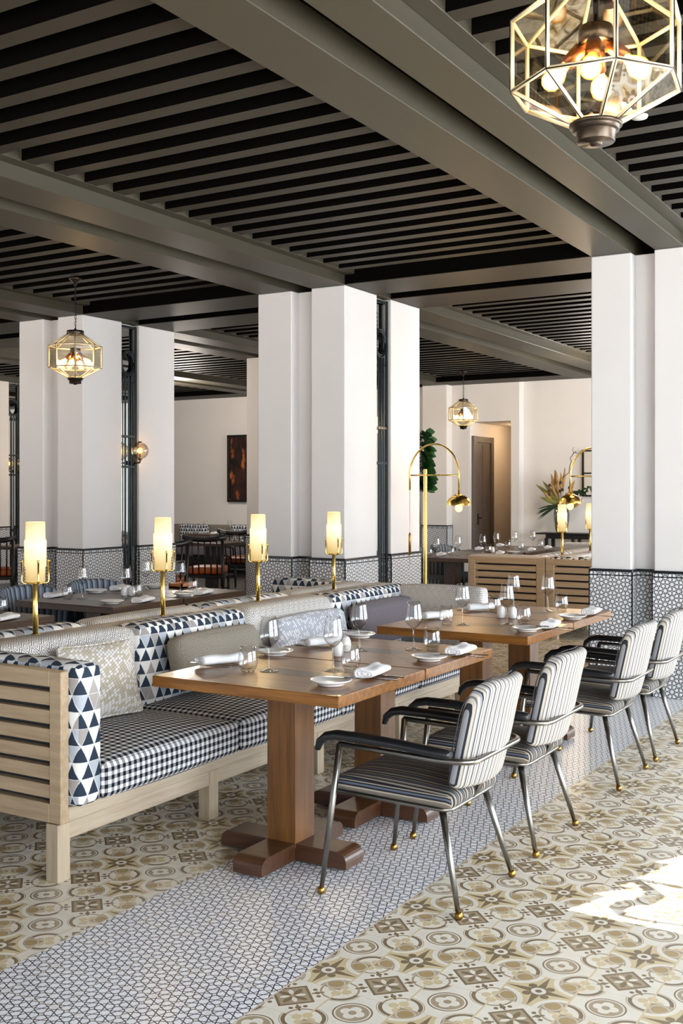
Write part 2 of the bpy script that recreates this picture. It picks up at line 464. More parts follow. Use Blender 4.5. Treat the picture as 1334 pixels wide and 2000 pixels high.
def cushion(bm, x0, x1, y0, y1, z0, z1, r=0.04, puff=(0, 0, 0), n=12, pinch=0.0):
    """rounded upholstered block; puff = bulge per axis in metres; pinch pulls the corners in (pillows)"""
    c = Vector(((x0 + x1) / 2, (y0 + y1) / 2, (z0 + z1) / 2)); h = Vector(((x1 - x0) / 2, (y1 - y0) / 2, (z1 - z0) / 2))
    uvl = bm.loops.layers.uv.get('UVMap') or bm.loops.layers.uv.new('UVMap'); cache = {}
    def vert(p):
        key = tuple(round(v, 4) for v in p)
        if key in cache: return cache[key]
        q = Vector([p[i] * h[i] for i in range(3)])
        rr = min(r, min(h) * 0.98)
        inner = Vector([max(-(h[i] - rr), min(h[i] - rr, q[i])) for i in range(3)])
        d = q - inner
        o = inner + (d.normalized() * rr if d.length > 1e-9 else Vector((0, 0, 0)))
        for i in range(3):
            j, k = (i + 1) % 3, (i + 2) % 3
            o[i] += math.copysign(1, p[i]) * abs(p[i]) ** 3 * puff[i] * (1 - p[j] ** 2) * (1 - p[k] ** 2)
        if pinch:
            i = min(range(3), key=lambda t: h[t]); j, k = (i + 1) % 3, (i + 2) % 3
            e = max(abs(p[j]), abs(p[k])) ** 4
            o[i] *= (1 - 0.75 * e)
            o[j] *= 1 - pinch * (1 - p[k] ** 2) * abs(p[j]) ** 3
            o[k] *= 1 - pinch * (1 - p[j] ** 2) * abs(p[k]) ** 3
        cache[key] = bm.verts.new(c + o); return cache[key]
    # parameter steps gathered near the edges
    ts = [math.sin(PI / 2 * (-1 + 2 * i / n)) for i in range(n + 1)]
    for ax in range(3):
        j, k = (ax + 1) % 3, (ax + 2) % 3
        for sgn in (-1, 1):
            for a in range(n):
                for b in range(n):
                    ps = []
                    for da, db in ((0, 0), (1, 0), (1, 1), (0, 1)):
                        p = [0, 0, 0]; p[ax] = sgn; p[j] = ts[a + da]; p[k] = ts[b + db]; ps.append(p)
                    if sgn < 0: ps = ps[::-1]
                    f = bm.faces.new([vert(p) for p in ps]); f.smooth = True
                    for lp in f.loops:
                        co = lp.vert.co
                        lp[uvl].uv = {0: (co.y, co.z), 1: (co.x, co.z), 2: (co.y, co.x)}[ax]
    return bm
def obj(name, bm, mat, parent=None, uv=True, smooth=False, loc=None, rot=None):
    me = bpy.data.meshes.new(name)
    bm.normal_update()
    if uv:
        uvl = bm.loops.layers.uv.get('UVMap')
        if uvl is None:
            uvl = bm.loops.layers.uv.new('UVMap')
            for f in bm.faces:
                n = f.normal; ax = max(range(3), key=lambda i: abs(n[i]))
                for lp in f.loops:
                    co = lp.vert.co
                    lp[uvl].uv = {0: (co.y, co.z), 1: (co.x, co.z), 2: (co.y, co.x)}[ax]
    if smooth:
        for f in bm.faces: f.smooth = True
    bm.to_mesh(me); bm.free()
    for m in (mat if isinstance(mat, (list, tuple)) else [mat]): me.materials.append(m)
    o = bpy.data.objects.new(name, me); C.objects.link(o)
    if parent is not None: o.parent = parent
    if loc is not None: o.location = loc
    if rot is not None: o.rotation_euler = rot
    return o
def tag(o, label, cat, group=None):
    o['label'] = label; o['category'] = cat
    if group: o['group'] = group
    return o
def thing(name, label, cat, loc=(0, 0, 0), rz=0.0, group=None):
    o = bpy.data.objects.new(name, None); o.empty_display_size = 0.1; C.objects.link(o)
    o.location = loc; o.rotation_euler = (0, 0, rz)
    return tag(o, label, cat, group)
def struct(name, bm, mat, parent=None):
    o = obj(name, bm, mat, parent)
    if parent is None: o['kind'] = 'structure'
    return o
def dup(root, loc, rz=None, label=None, group=None):
    r = root.copy(); C.objects.link(r); r.location = loc
    if rz is not None: r.rotation_euler = (0, 0, rz)
    if label: r['label'] = label
    if group: r['group'] = group
    for ch in list(root.children):
        c = ch.copy(); C.objects.link(c); c.parent = r
        for g in list(ch.children):
            d = g.copy(); C.objects.link(d); d.parent = c
    return r

# ------------------------------------------------------------------ camera
H = 1.6; F = 2120.0; HY = 957.0
YAW = math.atan(1273 / 2120.0)
cam = bpy.data.cameras.new('camera'); camo = bpy.data.objects.new('camera', cam); C.objects.link(camo)
camo.location = (0, 0, H); camo.rotation_euler = (PI / 2, 0, YAW)
cam.sensor_fit = 'VERTICAL'; cam.sensor_height = 36.0; cam.lens = F / 2000 * 36.0
cam.shift_y = -(1000 - HY) / 2000.0
cam.clip_start = 0.05; cam.clip_end = 200
bpy.context.scene.camera = camo
FW = (-math.sin(YAW), math.cos(YAW)); RT = (math.cos(YAW), math.sin(YAW))
def at(px, py, z):
    """floor-plan position, at height z, of what the photograph shows at this pixel"""
    d = F * (H - z) / (py - HY); l = (px - 667) / F * d
    return d * FW[0] + l * RT[0], d * FW[1] + l * RT[1]

# ================================================================== THE SETTING
bm = B(); box(bm, -17.4, 2.6, -3.0, 21.0, -0.06, 0.0); o = struct('floor', bm, MT['floor'])
ZB = 3.46                                                            # underside of the beams
bm = B(); box(bm, -17.4, 2.6, -3.0, 17.9, 3.78, 3.86); struct('ceiling', bm, MT['void'])
tn = [0]
def trim(bm, mat):
    tn[0] += 1; return struct('trim_%d' % tn[0], bm, mat)
PIERS = {3: [(-2.75, -2.43), (-2.25, -2.02)], 2: [(-6.0, -5.62), (-5.40, -5.04)], 1: [(-9.23, -8.86), (-8.64, -8.27)],
         0: [(-12.46, -12.1), (-11.87, -11.5)], -1: [(-15.6, -15.2), (-14.9, -14.5)]}
for k, pr_ in PIERS.items():                                         # pairs of beams running away from us
    for a, b in pr_:
        bm = B(); box(bm, a, b, -3.0, 17.6, ZB, 3.78, 0.004, 1); trim(bm, MT['beam'])
    bm = B(); box(bm, pr_[0][1], pr_[1][0], -3.0, 17.6, ZB + 0.14, 3.78); trim(bm, MT['painted_shadow'])
    for x0, x1 in ((pr_[0][0] - 0.08, pr_[0][0]), (pr_[1][1], pr_[1][1] + 0.10)):
        bm = B(); box(bm, x0, x1, -3.0, 17.6, 3.55, 3.78, 0.003, 1); trim(bm, MT['beam'])
EDGES = [(-17.2, -15.68), (-14.40, -12.54), (-11.40, -9.31), (-8.17, -6.08), (-4.94, -2.83), (-1.92, 2.4)]
for x0, x1 in EDGES:                                                 # slats across each bay
    for y0, y1 in ((-3.0, 8.40), (10.0, 17.0)):
        bm = B(); y = 4.542 - 0.26 * 29
        while y < y1 - 0.1:
            if y > y0 - 0.01:
                box(bm, x0, x1, y, y + 0.105, 3.552, 3.74)
            y += 0.26
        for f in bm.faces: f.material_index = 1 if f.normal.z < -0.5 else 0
        trim(bm, [MT['painted_shadow'], MT['slat']])
    for y0, y1 in ((8.45, 9.05), (9.33, 9.95), (16.95, 17.6)):       # cross beams
        bm = B(); box(bm, x0 - 0.12, x1 + 0.12, y0, y1, ZB + 0.002, 3.77, 0.004, 1)
        bm.normal_update()
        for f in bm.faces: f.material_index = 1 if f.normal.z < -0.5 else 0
        trim(bm, [MT['painted_shadow'], MT['slat']])

def dado_face(bm, bt, x0, x1, y0, y1, z=0.955):
    box(bm, x0, x1, y0, y1, 0.0, z)
    box(bt, x0 - 0.006, x1 + 0.006, y0 - 0.006, y1 + 0.006, z, z + 0.022, 0.004, 1)
    box(bt, x0 - 0.003, x1 + 0.003, y0 - 0.003, y1 + 0.003, z - 0.030, z - 0.022)
    for xx in (x0, x1):
        for yy in (y0, y1): box(bt, xx - 0.0045, xx + 0.0045, yy - 0.0045, yy + 0.0045, 0.0, z)
def column(piers, y0=8.45, grille=True, sconce=None, warm=False, label=''):
    (a, b), (c, d) = piers
    ys = [(y0, y0 + 0.60), (y0 + 0.88, y0 + 1.50)]
    bm = B()
    for x0, x1 in piers:
        for p, q in ys: box(bm, x0, x1, p, q, 0, ZB, 0.006, 1)
    box(bm, b - 0.05, c + 0.05, y0 + 0.13, y0 + 1.37, 0, ZB)
    box(bm, a + 0.09, d - 0.09, ys[0][1] - 0.05, ys[1][0] + 0.05, 0, ZB)
    w = struct('column', bm, MT['wall_warm' if warm else 'wall'])
    bm, bt = B(), B(); e = 0.012
    for x0, x1 in piers:
        for p, q in ys: dado_face(bm, bt, x0 - e, x1 + e, p - e, q + e)
    dado_face(bm, bt, b - 0.02, c + 0.02, y0 + 0.118, y0 + 1.382)
    obj('tile_dado', bm, MT['dado'], w); obj('dado_rail', bt, MT['black_trim'], w)
    for xf, s in ((d, 1), (a, -1)):
        bm = B(); xm = xf - s * 0.075
        box(bm, min(xm, xm - s * 0.012), max(xm, xm - s * 0.012), ys[0][1], ys[1][0], 0.02, ZB - 0.01)
        obj('mirror_panel', bm, MT['mirror'], w)
    if grille:
        bm = B(); X0 = d - 0.03; p, q = ys[0][1] + 0.004, ys[1][0] - 0.004; yc = (p + q) / 2
        for yy, ww in ((p + 0.006, 0.012), (q - 0.015, 0.028), (yc - 0.055, 0.009), (yc, 0.009), (yc + 0.05, 0.009)):
            top = ZB - 0.02 if (yy < p + 0.02 or yy > q - 0.03) else 2.88
            box(bm, X0 - 0.012, X0 + 0.003, yy - ww / 2, yy + ww / 2, 0.0, top, 0.002, 1)
        for zz in (0.10, 1.86, 2.20, ZB - 0.04): box(bm, X0 - 0.025, X0, p, q, zz - 0.012, zz + 0.012)
        box(bm, X0 - 0.03, X0, p, q, 0.0, 0.16)
        for rad, cz in ((0.118, 3.02), (0.098, 3.02)):
            sweep(bm, [(X0 - 0.012, yc + math.cos(2 * PI * k / 28) * rad, cz + math.sin(2 * PI * k / 28) * rad * 1.15) for k in range(29)], 0.009, 6)
        for s in (-1, 1):
            for w0 in (0.055, 0.0):
                sweep(bm, [(X0 - 0.012, yc + s * (w0 + 0.028 * (1 + math.cos(PI * t / 8)) * 0.5), 2.80 + 0.09 * math.sin(PI * t / 16)) for t in range(9)], 0.006, 5)
        if label: tag(obj('metal_grille', bm, MT['grille']), label, 'grille')
        else: obj('metal_grille', bm, MT['grille'], w)
    return w
column(PIERS[3])
column(PIERS[2], label='dark green metal grille with ring top in the middle white column')
column(PIERS[1], label='dark metal grille with ring top in the white column behind the left tables')
column([(-9.04, -8.68), (-8.46, -8.09)], 12.45, warm=True)
column(PIERS[-1], 12.45, warm=True, label='dark metal grille in the far column at the left edge')

# outer walls
bm = B(); box(bm, -17.4, -7.92, 17.6, 17.8, 0, 3.78); box(bm, -7.92, -7.15, 17.6, 17.8, 2.80, 3.78)
box(bm, -7.15, -7.0, 17.6, 17.95, 0, 3.78); box(bm, -7.0, 2.6, 17.8, 17.95, 0, 3.78)
struct('wall_back', bm, MT['wall_warm'])
bm = B(); box(bm, -8.75, -8.27, 17.38, 17.6, 0, ZB, 0.005, 1)
w = struct('column', bm, MT['wall_warm'])
bm, bt = B(), B(); dado_face(bm, bt, -8.762, -8.258, 17.368, 17.6)
obj('tile_dado', bm, MT['dado'], w); obj('dado_rail', bt, MT['black_trim'], w)
bm = B(); box(bm, -17.4, -17.2, -3.0, 17.6, 0, 3.78); struct('wall_left', bm, MT['wall_warm'])
bm = B(); box(bm, -8.06, -7.92, 17.8, 20.4, 0, 2.95); box(bm, -7.0, -6.9, 17.95, 20.4, 0, 2.95)
struct('wall_corridor_side', bm, MT['wall_warm'])
bm = B(); box(bm, -8.06, -6.9, 20.4, 20.5, 0, 2.95); box(bm, -7.36, -7.0, 19.4, 20.4, 0, 2.8)
struct('wall_corridor_end', bm, MT['brown_wall'])
bm = B(); box(bm, -8.06, -7.0, 17.8, 20.5, 2.80, 2.95); struct('ceiling_corridor', bm, MT['wall_warm'])
# the grey-brown door on the corridor's left wall
bm = B(); X0 = -7.92
for y0, y1, z0, z1 in ((17.66, 17.80, 0, 2.56), (18.44, 18.56, 0, 2.56), (17.801, 18.439, 2.45, 2.555)): box(bm, X0 - 0.02, X0 + 0.05, y0, y1, z0, z1, 0.004, 1)
d1 = struct('door_1', bm, MT['door_wood'])
bm = B(); box(bm, X0 - 0.03, X0 + 0.02, 17.80, 18.44, 0.01, 2.44); box(bm, X0 + 0.02, X0 + 0.028, 18.10, 18.12, 0.02, 2.42)
obj('door_leaf', bm, MT['door_wood'], d1)
bm = B(); box(bm, X0 + 0.02, X0 + 0.03, 17.86, 17.91, 0.98, 1.18); sweep(bm, [(X0 + 0.03, 17.885, 1.10), (X0 + 0.08, 17.885, 1.10), (X0 + 0.08, 18.0, 1.10)], 0.012, 8)
obj('door_handle', bm, MT['bronze'], d1)

# window wall on the right, out of the frame, that lets the daylight and the patch of sun in
XW = 2.4; TAN = 0.759
OPEN = [(-2.4, 0.6), (1.0, 3.6), (3.965, 4.92), (5.3, 7.9), (8.3, 10.9), (11.3, 13.9), (14.3, 16.9)]
bm = B(); prev = -3.0
for a, b in OPEN:
    box(bm, XW, XW + 0.2, prev, a, 0, 3.78); box(bm, XW, XW + 0.2, a, b, 3.12 if a == 3.965 else 2.9, 3.78); box(bm, XW, XW + 0.2, a, b, 0, 0.12); prev = b
box(bm, XW, XW + 0.2, prev, 17.9, 0, 3.78)
struct('wall_right', bm, MT['wall'])
for n, (a, b) in enumerate(OPEN):
    bm = B()
    for yy in ((a, b) if n == 2 else (a, a + (b - a) / 3, a + 2 * (b - a) / 3, b)): box(bm, XW + 0.06, XW + 0.11, yy - 0.025, yy + 0.025, 0.12, 3.12 if n == 2 else 2.9)
    if n != 2:
        for zz in (0.14, 1.0, 2.88): box(bm, XW + 0.06, XW + 0.11, a, b, zz - 0.025, zz + 0.025)
    if n == 2:                                                       # scrolled ironwork that shapes the sun patch on the floor
        fx = lambda X_: (XW + 0.085 - X_) * TAN
        pts = [(-1.30, 4.455), (-1.24, 4.43), (-1.195, 4.388), (-1.139, 4.318), (-1.155, 4.221), (-1.219, 4.165), (-1.231, 4.098), (-1.194, 4.045), (-1.109, 4.04), (-0.95, 4.07), (-0.6, 4.12)]
        P3 = [(XW + 0.08, y, fx(x)) for x, y in pts]
        sweep(bm, P3, [0.012, 0.016, 0.022, 0.026, 0.028, 0.026, 0.022, 0.016, 0.014, 0.013, 0.013], 6)
        sweep(bm, [(XW + 0.08, 4.455, fx(-1.36)), (XW + 0.08, 4.43, fx(-0.3))], 0.019, 6)
        for k in range(6):
            yy = 4.10 + 0.047 * k
            box(bm, XW + 0.078, XW + 0.084, yy - 0.0025, yy + 0.0025, 0.3, fx(-1.13) if k in (0, 1) else fx(-1.10))
        sweep(bm, [(XW + 0.08, 4.455, fx(-1.0)), (XW + 0.08, 4.50, fx(-0.92)), (XW + 0.08, 4.52, fx(-0.7))], 0.02, 6)
        for y0, y1, xa, xb in ((3.965, 4.2, -1.40, -1.30), (4.2, 4.34, -1.36, -1.24), (4.34, 4.46, -1.30, -1.22), (4.46, 4.7, -1.26, -1.18), (4.7, 4.92, -1.24, -1.12)):  # slanted panels, added to cut the far edge of the sun patch
            zz0, zz1 = fx(xa), fx(xb)
            v = [bm.verts.new((XW + 0.085, y, z)) for y, z in ((y0, 3.14), (y1, 3.14), (y1, zz1), (y0, zz0))]
            bm.faces.new(v)
    struct('window_%d' % (n + 1), bm, MT['window_frame'])
bm = B()
box(bm, XW + 0.2, XW + 4.6, -3.0, 3.96, 3.05, 3.10); box(bm, XW + 0.2, XW + 4.6, 4.925, 18.0, 3.05, 3.10)
struct('sun_blocker', bm, MT['wall'])  # added slabs out of view, keep the sun off the other windows
bm = B(); box(bm, XW + 0.2, 14.0, -12.0, 24.0, -0.12, -0.06); box(bm, -17.4, XW + 0.2, -12.0, -3.0, -0.12, -0.06); struct('ground', bm, MT['wall_warm'])

# ================================================================== FURNITURE
RIDGE = -4.12
def banquette(name, label, side, y0, mods, pattern, group=None, near_arm='tri', far_arm='zigzag'):
    """one side of a back-to-back bench; local x runs from the ridge (0) to the front (0.93), y along the bench"""
    t = thing(name, label, 'banquette', (RIDGE, y0, 0), 0, group)
    L = mods * 0.98 + 0.19 + 0.19
    s = side
    def sx(a, b): return (min(s * a, s * b), max(s * a, s * b))
    bm = B()
    box(bm, *sx(0.80, 0.872), 0.05, L - 0.05, 0.238, 0.297, 0.004, 1)             # seat rail
    box(bm, *sx(0.80, 0.860), 0.05, L - 0.05, 0.165, 0.238, 0.003, 1)
    box(bm, *sx(0.02, 0.80), 0.06, L - 0.06, 0.24, 0.27)
    obj('seat_frame', bm, MT['ash_y'], t)
    legs = [0.035] + [1.03 + 0.98 * i for i in range(mods)]; legs[-1] = min(legs[-1], L - 0.04)
    for yy in legs:
        for xx in (0.83, 0.10):
            bm = B(); box(bm, *sx(xx - 0.035, xx + 0.035), yy - 0.035, yy + 0.035, 0, 0.236, 0.003, 1); obj('leg', bm, MT['ash_z'], t)
    for e, yy in enumerate((0.0, L - 0.045)):                                     # slatted end panels
        bm = B(); a, b = yy, yy + 0.045
        for xa, xb in ((0.815, 0.882), (0.005, 0.10)): box(bm, *sx(xa, xb), a, b, 0.24, 0.862, 0.004, 1)
        n = 8; z = 0.24; hgt = 0.056
        box(bm, *sx(0.10, 0.815), a, b, 0.795, 0.862, 0.003, 1); box(bm, *sx(0.10, 0.815), a, b, 0.24, 0.318, 0.003, 1)
        gap = (0.795 - 0.318 - 6 * hgt) / 7
        for i in range(6):
            zz = 0.318 + gap * (i + 1) + hgt * i
            box(bm, *sx(0.10, 0.815), a + 0.004, b - 0.004, zz, zz + hgt, 0.002, 1)
        o = obj('end_panel', bm, MT['ash_x'], t)
        bm = B(); box(bm, *sx(0.12, 0.80), (b + 0.002 if e == 0 else a - 0.012), (b + 0.012 if e == 0 else a - 0.002), 0.30, 0.84)
        obj('webbing', bm, MT['seam'], o)
    bm = B(); box(bm, *sx(0.0, 0.032), 0.02, L - 0.02, 0.24, 0.872, 0.003, 1); obj('back_board', bm, MT['ash_y'], t)
    ya, yb = 0.05, L - 0.05
    for nm, p, q, mat in (('arm_cushion', ya, ya + 0.145, near_arm), ('arm_cushion', yb - 0.145, yb, far_arm)):
        bm = B(); cushion(bm, *sx(0.24 if p > 1 else 0.04, 0.93), p, q, 0.30, 0.882, 0.035, (0.008, 0.0, 0.010), 10)
        obj(nm, bm, MT[mat], t)
    for i in range(mods):
        p = 0.192 + 0.98 * i; q = p + 0.976
        bm = B(); cushion(bm, *sx(0.22, 0.93), p, q, 0.298, 0.460, 0.035, (0.006, 0.004, 0.045), 14)
        obj('seat_cushion', bm, MT['gingham'], t)
        bm = B(); cushion(bm, *sx(0.052, 0.265), p - (0.14 if (i == 0) else 0), q + (0.14 if i == mods - 1 else 0), 0.30, 0.884, 0.06, (0.015, 0.0, 0.006), 12)
        obj('back_cushion', bm, MT[pattern[i % 2]], t)
    return t
b1 = banquette('banquette', 'long pale-wood banquette facing the nearest tables, with gingham seats and slatted end', 1, 3.185, 4, ('zigzag', 'tri'))
b2 = banquette('banquette', 'banquette backing onto the front one, facing the dark tables on the left', -1, 3.185, 4, ('tri', 'zigzag'), far_arm='tri')
b3 = banquette('banquette', 'right half of the far slatted-end banquette pair, partly behind the right-hand column', 1, 11.1, 3, ('zigzag', 'tri'))
b4 = banquette('banquette', 'left half of the far slatted-end banquette pair, facing the far dark tables', -1, 11.1, 3, ('tri', 'zigzag'), near_arm='zigzag')

# table lamps on the ridge
def make_lamp(loc, label):
    t = thing('table_lamp', label, 'lamp', loc, 0, 'brass lamps on the banquette ridges')
    bm = B(); lathe(bm, [(0, 0), (0.022, 0), (0.022, 0.004), (0.0135, 0.008), (0.0135, 0.255), (0.016, 0.258), (0, 0.258)], 20); obj('pole', bm, MT['brass'], t)
    bm = B(); lathe(bm, [(0, 0.255), (0.045, 0.257), (0.047, 0.262), (0, 0.264)], 24)
    for k in range(4):
        a = k * PI / 2 + R(45) - YAW * 0 + R(14)
        c, s = math.cos(a), math.sin(a)
        pts = fillet([(0.0, 0.0, 0.258), (c * 0.066, s * 0.066, 0.258), (c * 0.066, s * 0.066, 0.368)], 0.015, 4)
        sweep(bm, pts, 0.0045, 8)
        lathe(bm, [(0, -0.007), (0.006, -0.004), (0.007, 0), (0.006, 0.004), (0, 0.007)], 8, (c * 0.066, s * 0.066, 0.370))
    obj('cradle', bm, MT['brass'], t)
    bm = B(); z0 = 0.266 - 0.43
    lathe(bm, [(0, z0), (0.048, z0), (0.049, z0 + 0.07), (0.054, z0 + 0.078), (0.055, z0 + 0.205), (0.049, z0 + 0.214), (0.048, z0 + 0.296), (0.046, z0 + 0.300), (0, z0 + 0.298)], 48, flute=1, fl_d=0.0012)
    obj('lamp_shade', bm, MT['shade'], t, loc=(0, 0, 0.43))
    return t
LZ = 0.8745
lamps = [((RIDGE, 3.878), 'leftmost and nearest brass lamp with a lit fluted glass shade'), ((RIDGE, 4.853), 'second brass lamp from the left on the front banquette ridge'),
         ((RIDGE, 5.802), 'third brass lamp from the left on the front banquette ridge'), ((RIDGE, 6.753), 'fourth brass lamp from the left, in front of the middle column'),
         ((RIDGE, 11.64), 'lit brass lamp on the far banquette, standing before the flower vase'), ((-4.12, 12.62), 'far lit brass lamp half hidden by the right-hand column')]
l0 = make_lamp(lamps[0][0] + (LZ,), lamps[0][1])
for (x, y), lb in lamps[1:]: dup(l0, (x, y, LZ), label=lb)
# ridge cap between the two halves
for y0, L, lb in ((3.2, 4.27, 'pale wood cap rail along the top between the two front banquettes'), (11.12, 3.28, 'pale wood cap rail along the top of the far banquettes')):
    bm = B(); box(bm, RIDGE - 0.034, RIDGE + 0.034, y0, y0 + L, 0.8725, 0.874, 0.0005, 1)
    o = obj('cap_rail', bm, MT['ash_y']); tag(o, lb, 'rail')

# scatter cushions
def pillow(name, label, mat, size, loc, rot, pinch=0.06, puff=0.05):
    w, h, d = size; bm = B()
    cushion(bm, -d / 2, d / 2, -w / 2, w / 2, -h / 2, h / 2, 0.03, (puff, 0, 0), 12, pinch)
    for v in bm.verts: pass
    o = obj(name, bm, mat, None, loc=loc, rot=rot); tag(o, label, 'cushion', 'cushions on the front banquette'); return o
pillow('scatter_cushion', 'square beige and white woven cushion leaning in the near banquette corner', MT['weave_beige'], (0.46, 0.38, 0.11), (-3.70, 3.90, 0.680), (0, R(-16), R(-6)))
def bolster(label, mat, y0, y1, x=-3.735, z=0.520, h=0.29):
    bm = B(); cushion(bm, -0.065, 0.065, -(y1 - y0) / 2, (y1 - y0) / 2, -h / 2, h / 2, 0.05, (0.02, 0.01, 0.01), 10)
    o = obj('lumbar_cushion', bm, mat, None, loc=(x, (y0 + y1) / 2, z + h / 2 + 0.005), rot=(0, R(-13), 0)); tag(o, label, 'cushion', 'cushions on the front banquette')
bolster('long taupe tweed lumbar cushion behind the nearest table', MT['tweed'], 4.50, 5.22)
bolster('white and grey woven lumbar cushion behind the second table', MT['weave_pale'], 5.45, 6.22)
bolster('dark mauve-grey lumbar cushion at the far end of the front banquette', MT['mauve'], 6.42, 7.20)

# ------------------------------------------------------------------ tables
TZ = 0.80
def make_table(loc, label, top, leg, foot, group):
    t = thing('dining_table', label, 'table', loc, 0, group)
    bm = B(); box(bm, -0.47, 0.47, -0.3725, 0.3725, TZ - 0.047, TZ, 0.004, 2); o = obj('table_top', bm, top, t)
    bm = B()
    v = [bm.verts.new((x, y, TZ + 0.0005)) for x, y in ((-0.19, 0), (-0.12, -0.062), (0.12, -0.062), (0.19, 0), (0.12, 0.062), (-0.12, 0.062))]
    bm.faces.new(v)
    for sx_ in (-1, 1):
        for sy_ in (-1, 1):
            p, q = Vector((sx_ * 0.13, sy_ * 0.06, TZ + 0.0005)), Vector((sx_ * 0.462, sy_ * 0.365, TZ + 0.0005)); w_ = Vector((-(q - p).y, (q - p).x, 0)).normalized() * 0.0016
            f = bm.faces.new([bm.verts.new(c) for c in (p - w_, q - w_, q + w_, p + w_)])
            if f.normal.z < 0: f.normal_flip()
    bmesh.ops.recalc_face_normals(bm, faces=bm.faces[:]); obj('inlay', bm, MT['inlay'], o)
    bm = B(); box(bm, -0.075, 0.075, -0.075, 0.075, 0.06, TZ - 0.045, 0.003, 1); obj('pedestal', bm, leg, t)
    for k in range(4):
        bm = B(); box(bm, 0.0, 0.325, -0.073, 0.073, 0.012, 0.082)
        es = [e for e in bm.edges if all(v.co.x > 0.3 for v in e.verts) and all(v.co.z > 0.05 for v in e.verts)]
        bmesh.ops.bevel(bm, geom=es, offset=0.045, segments=6, profile=0.5, affect='EDGES')
        for v in bm.verts: v.co.x += 0.0745 if v.co.x < 0.01 else 0.0
        lathe(bm, [(0, 0), (0.018, 0), (0.018, 0.014), (0, 0.014)], 10, (0.27, 0, 0))
        xform(bm, Matrix.Rotation(k * PI / 2, 4, 'Z')); obj('foot', bm, foot, t)
    return t
t0 = make_table((-2.64, 3.965, 0), 'nearest brown wooden dining table on a single square pedestal', MT['oak_top'], MT['oak_leg'], MT['oak_foot'], 'tables in front of the front banquette')
G1 = 'tables in front of the front banquette'
dup(t0, (-2.64, 4.72, 0), label='second brown wooden table, pushed up to the nearest table', group=G1)
dup(t0, (-2.64, 5.955, 0), label='third brown wooden table, just beyond the gap between tables', group=G1)
dup(t0, (-2.64, 6.71, 0), label='fourth brown wooden table, furthest of the front row', group=G1)
td = make_table((-5.60, 5.90, 0), 'dark wooden table behind the front banquettes, at left of its pair', MT['dark_oak'], MT['dark_oak'], MT['oak_foot'], 'dark tables on the left')
dup(td, (-5.60, 6.66, 0), label='dark wooden table beside the white column, right of its pair', group='dark tables on the left')
dup(td, (-5.60, 4.62, 0), label='dark wooden table cut off by the left edge behind the nearest lamp', group='dark tables on the left')
for y, lb in ((11.92, 'dark wooden table next to the arched brass lamp pole'), (12.68, 'second dark table beyond the slatted far banquette'),
              (13.50, 'third dark table of the far row, before the door'), (14.26, 'furthest dark table of the far row, before the white pier')):
    dup(td, (-5.60, y, 0), label=lb, group='dark tables in the far dining area')

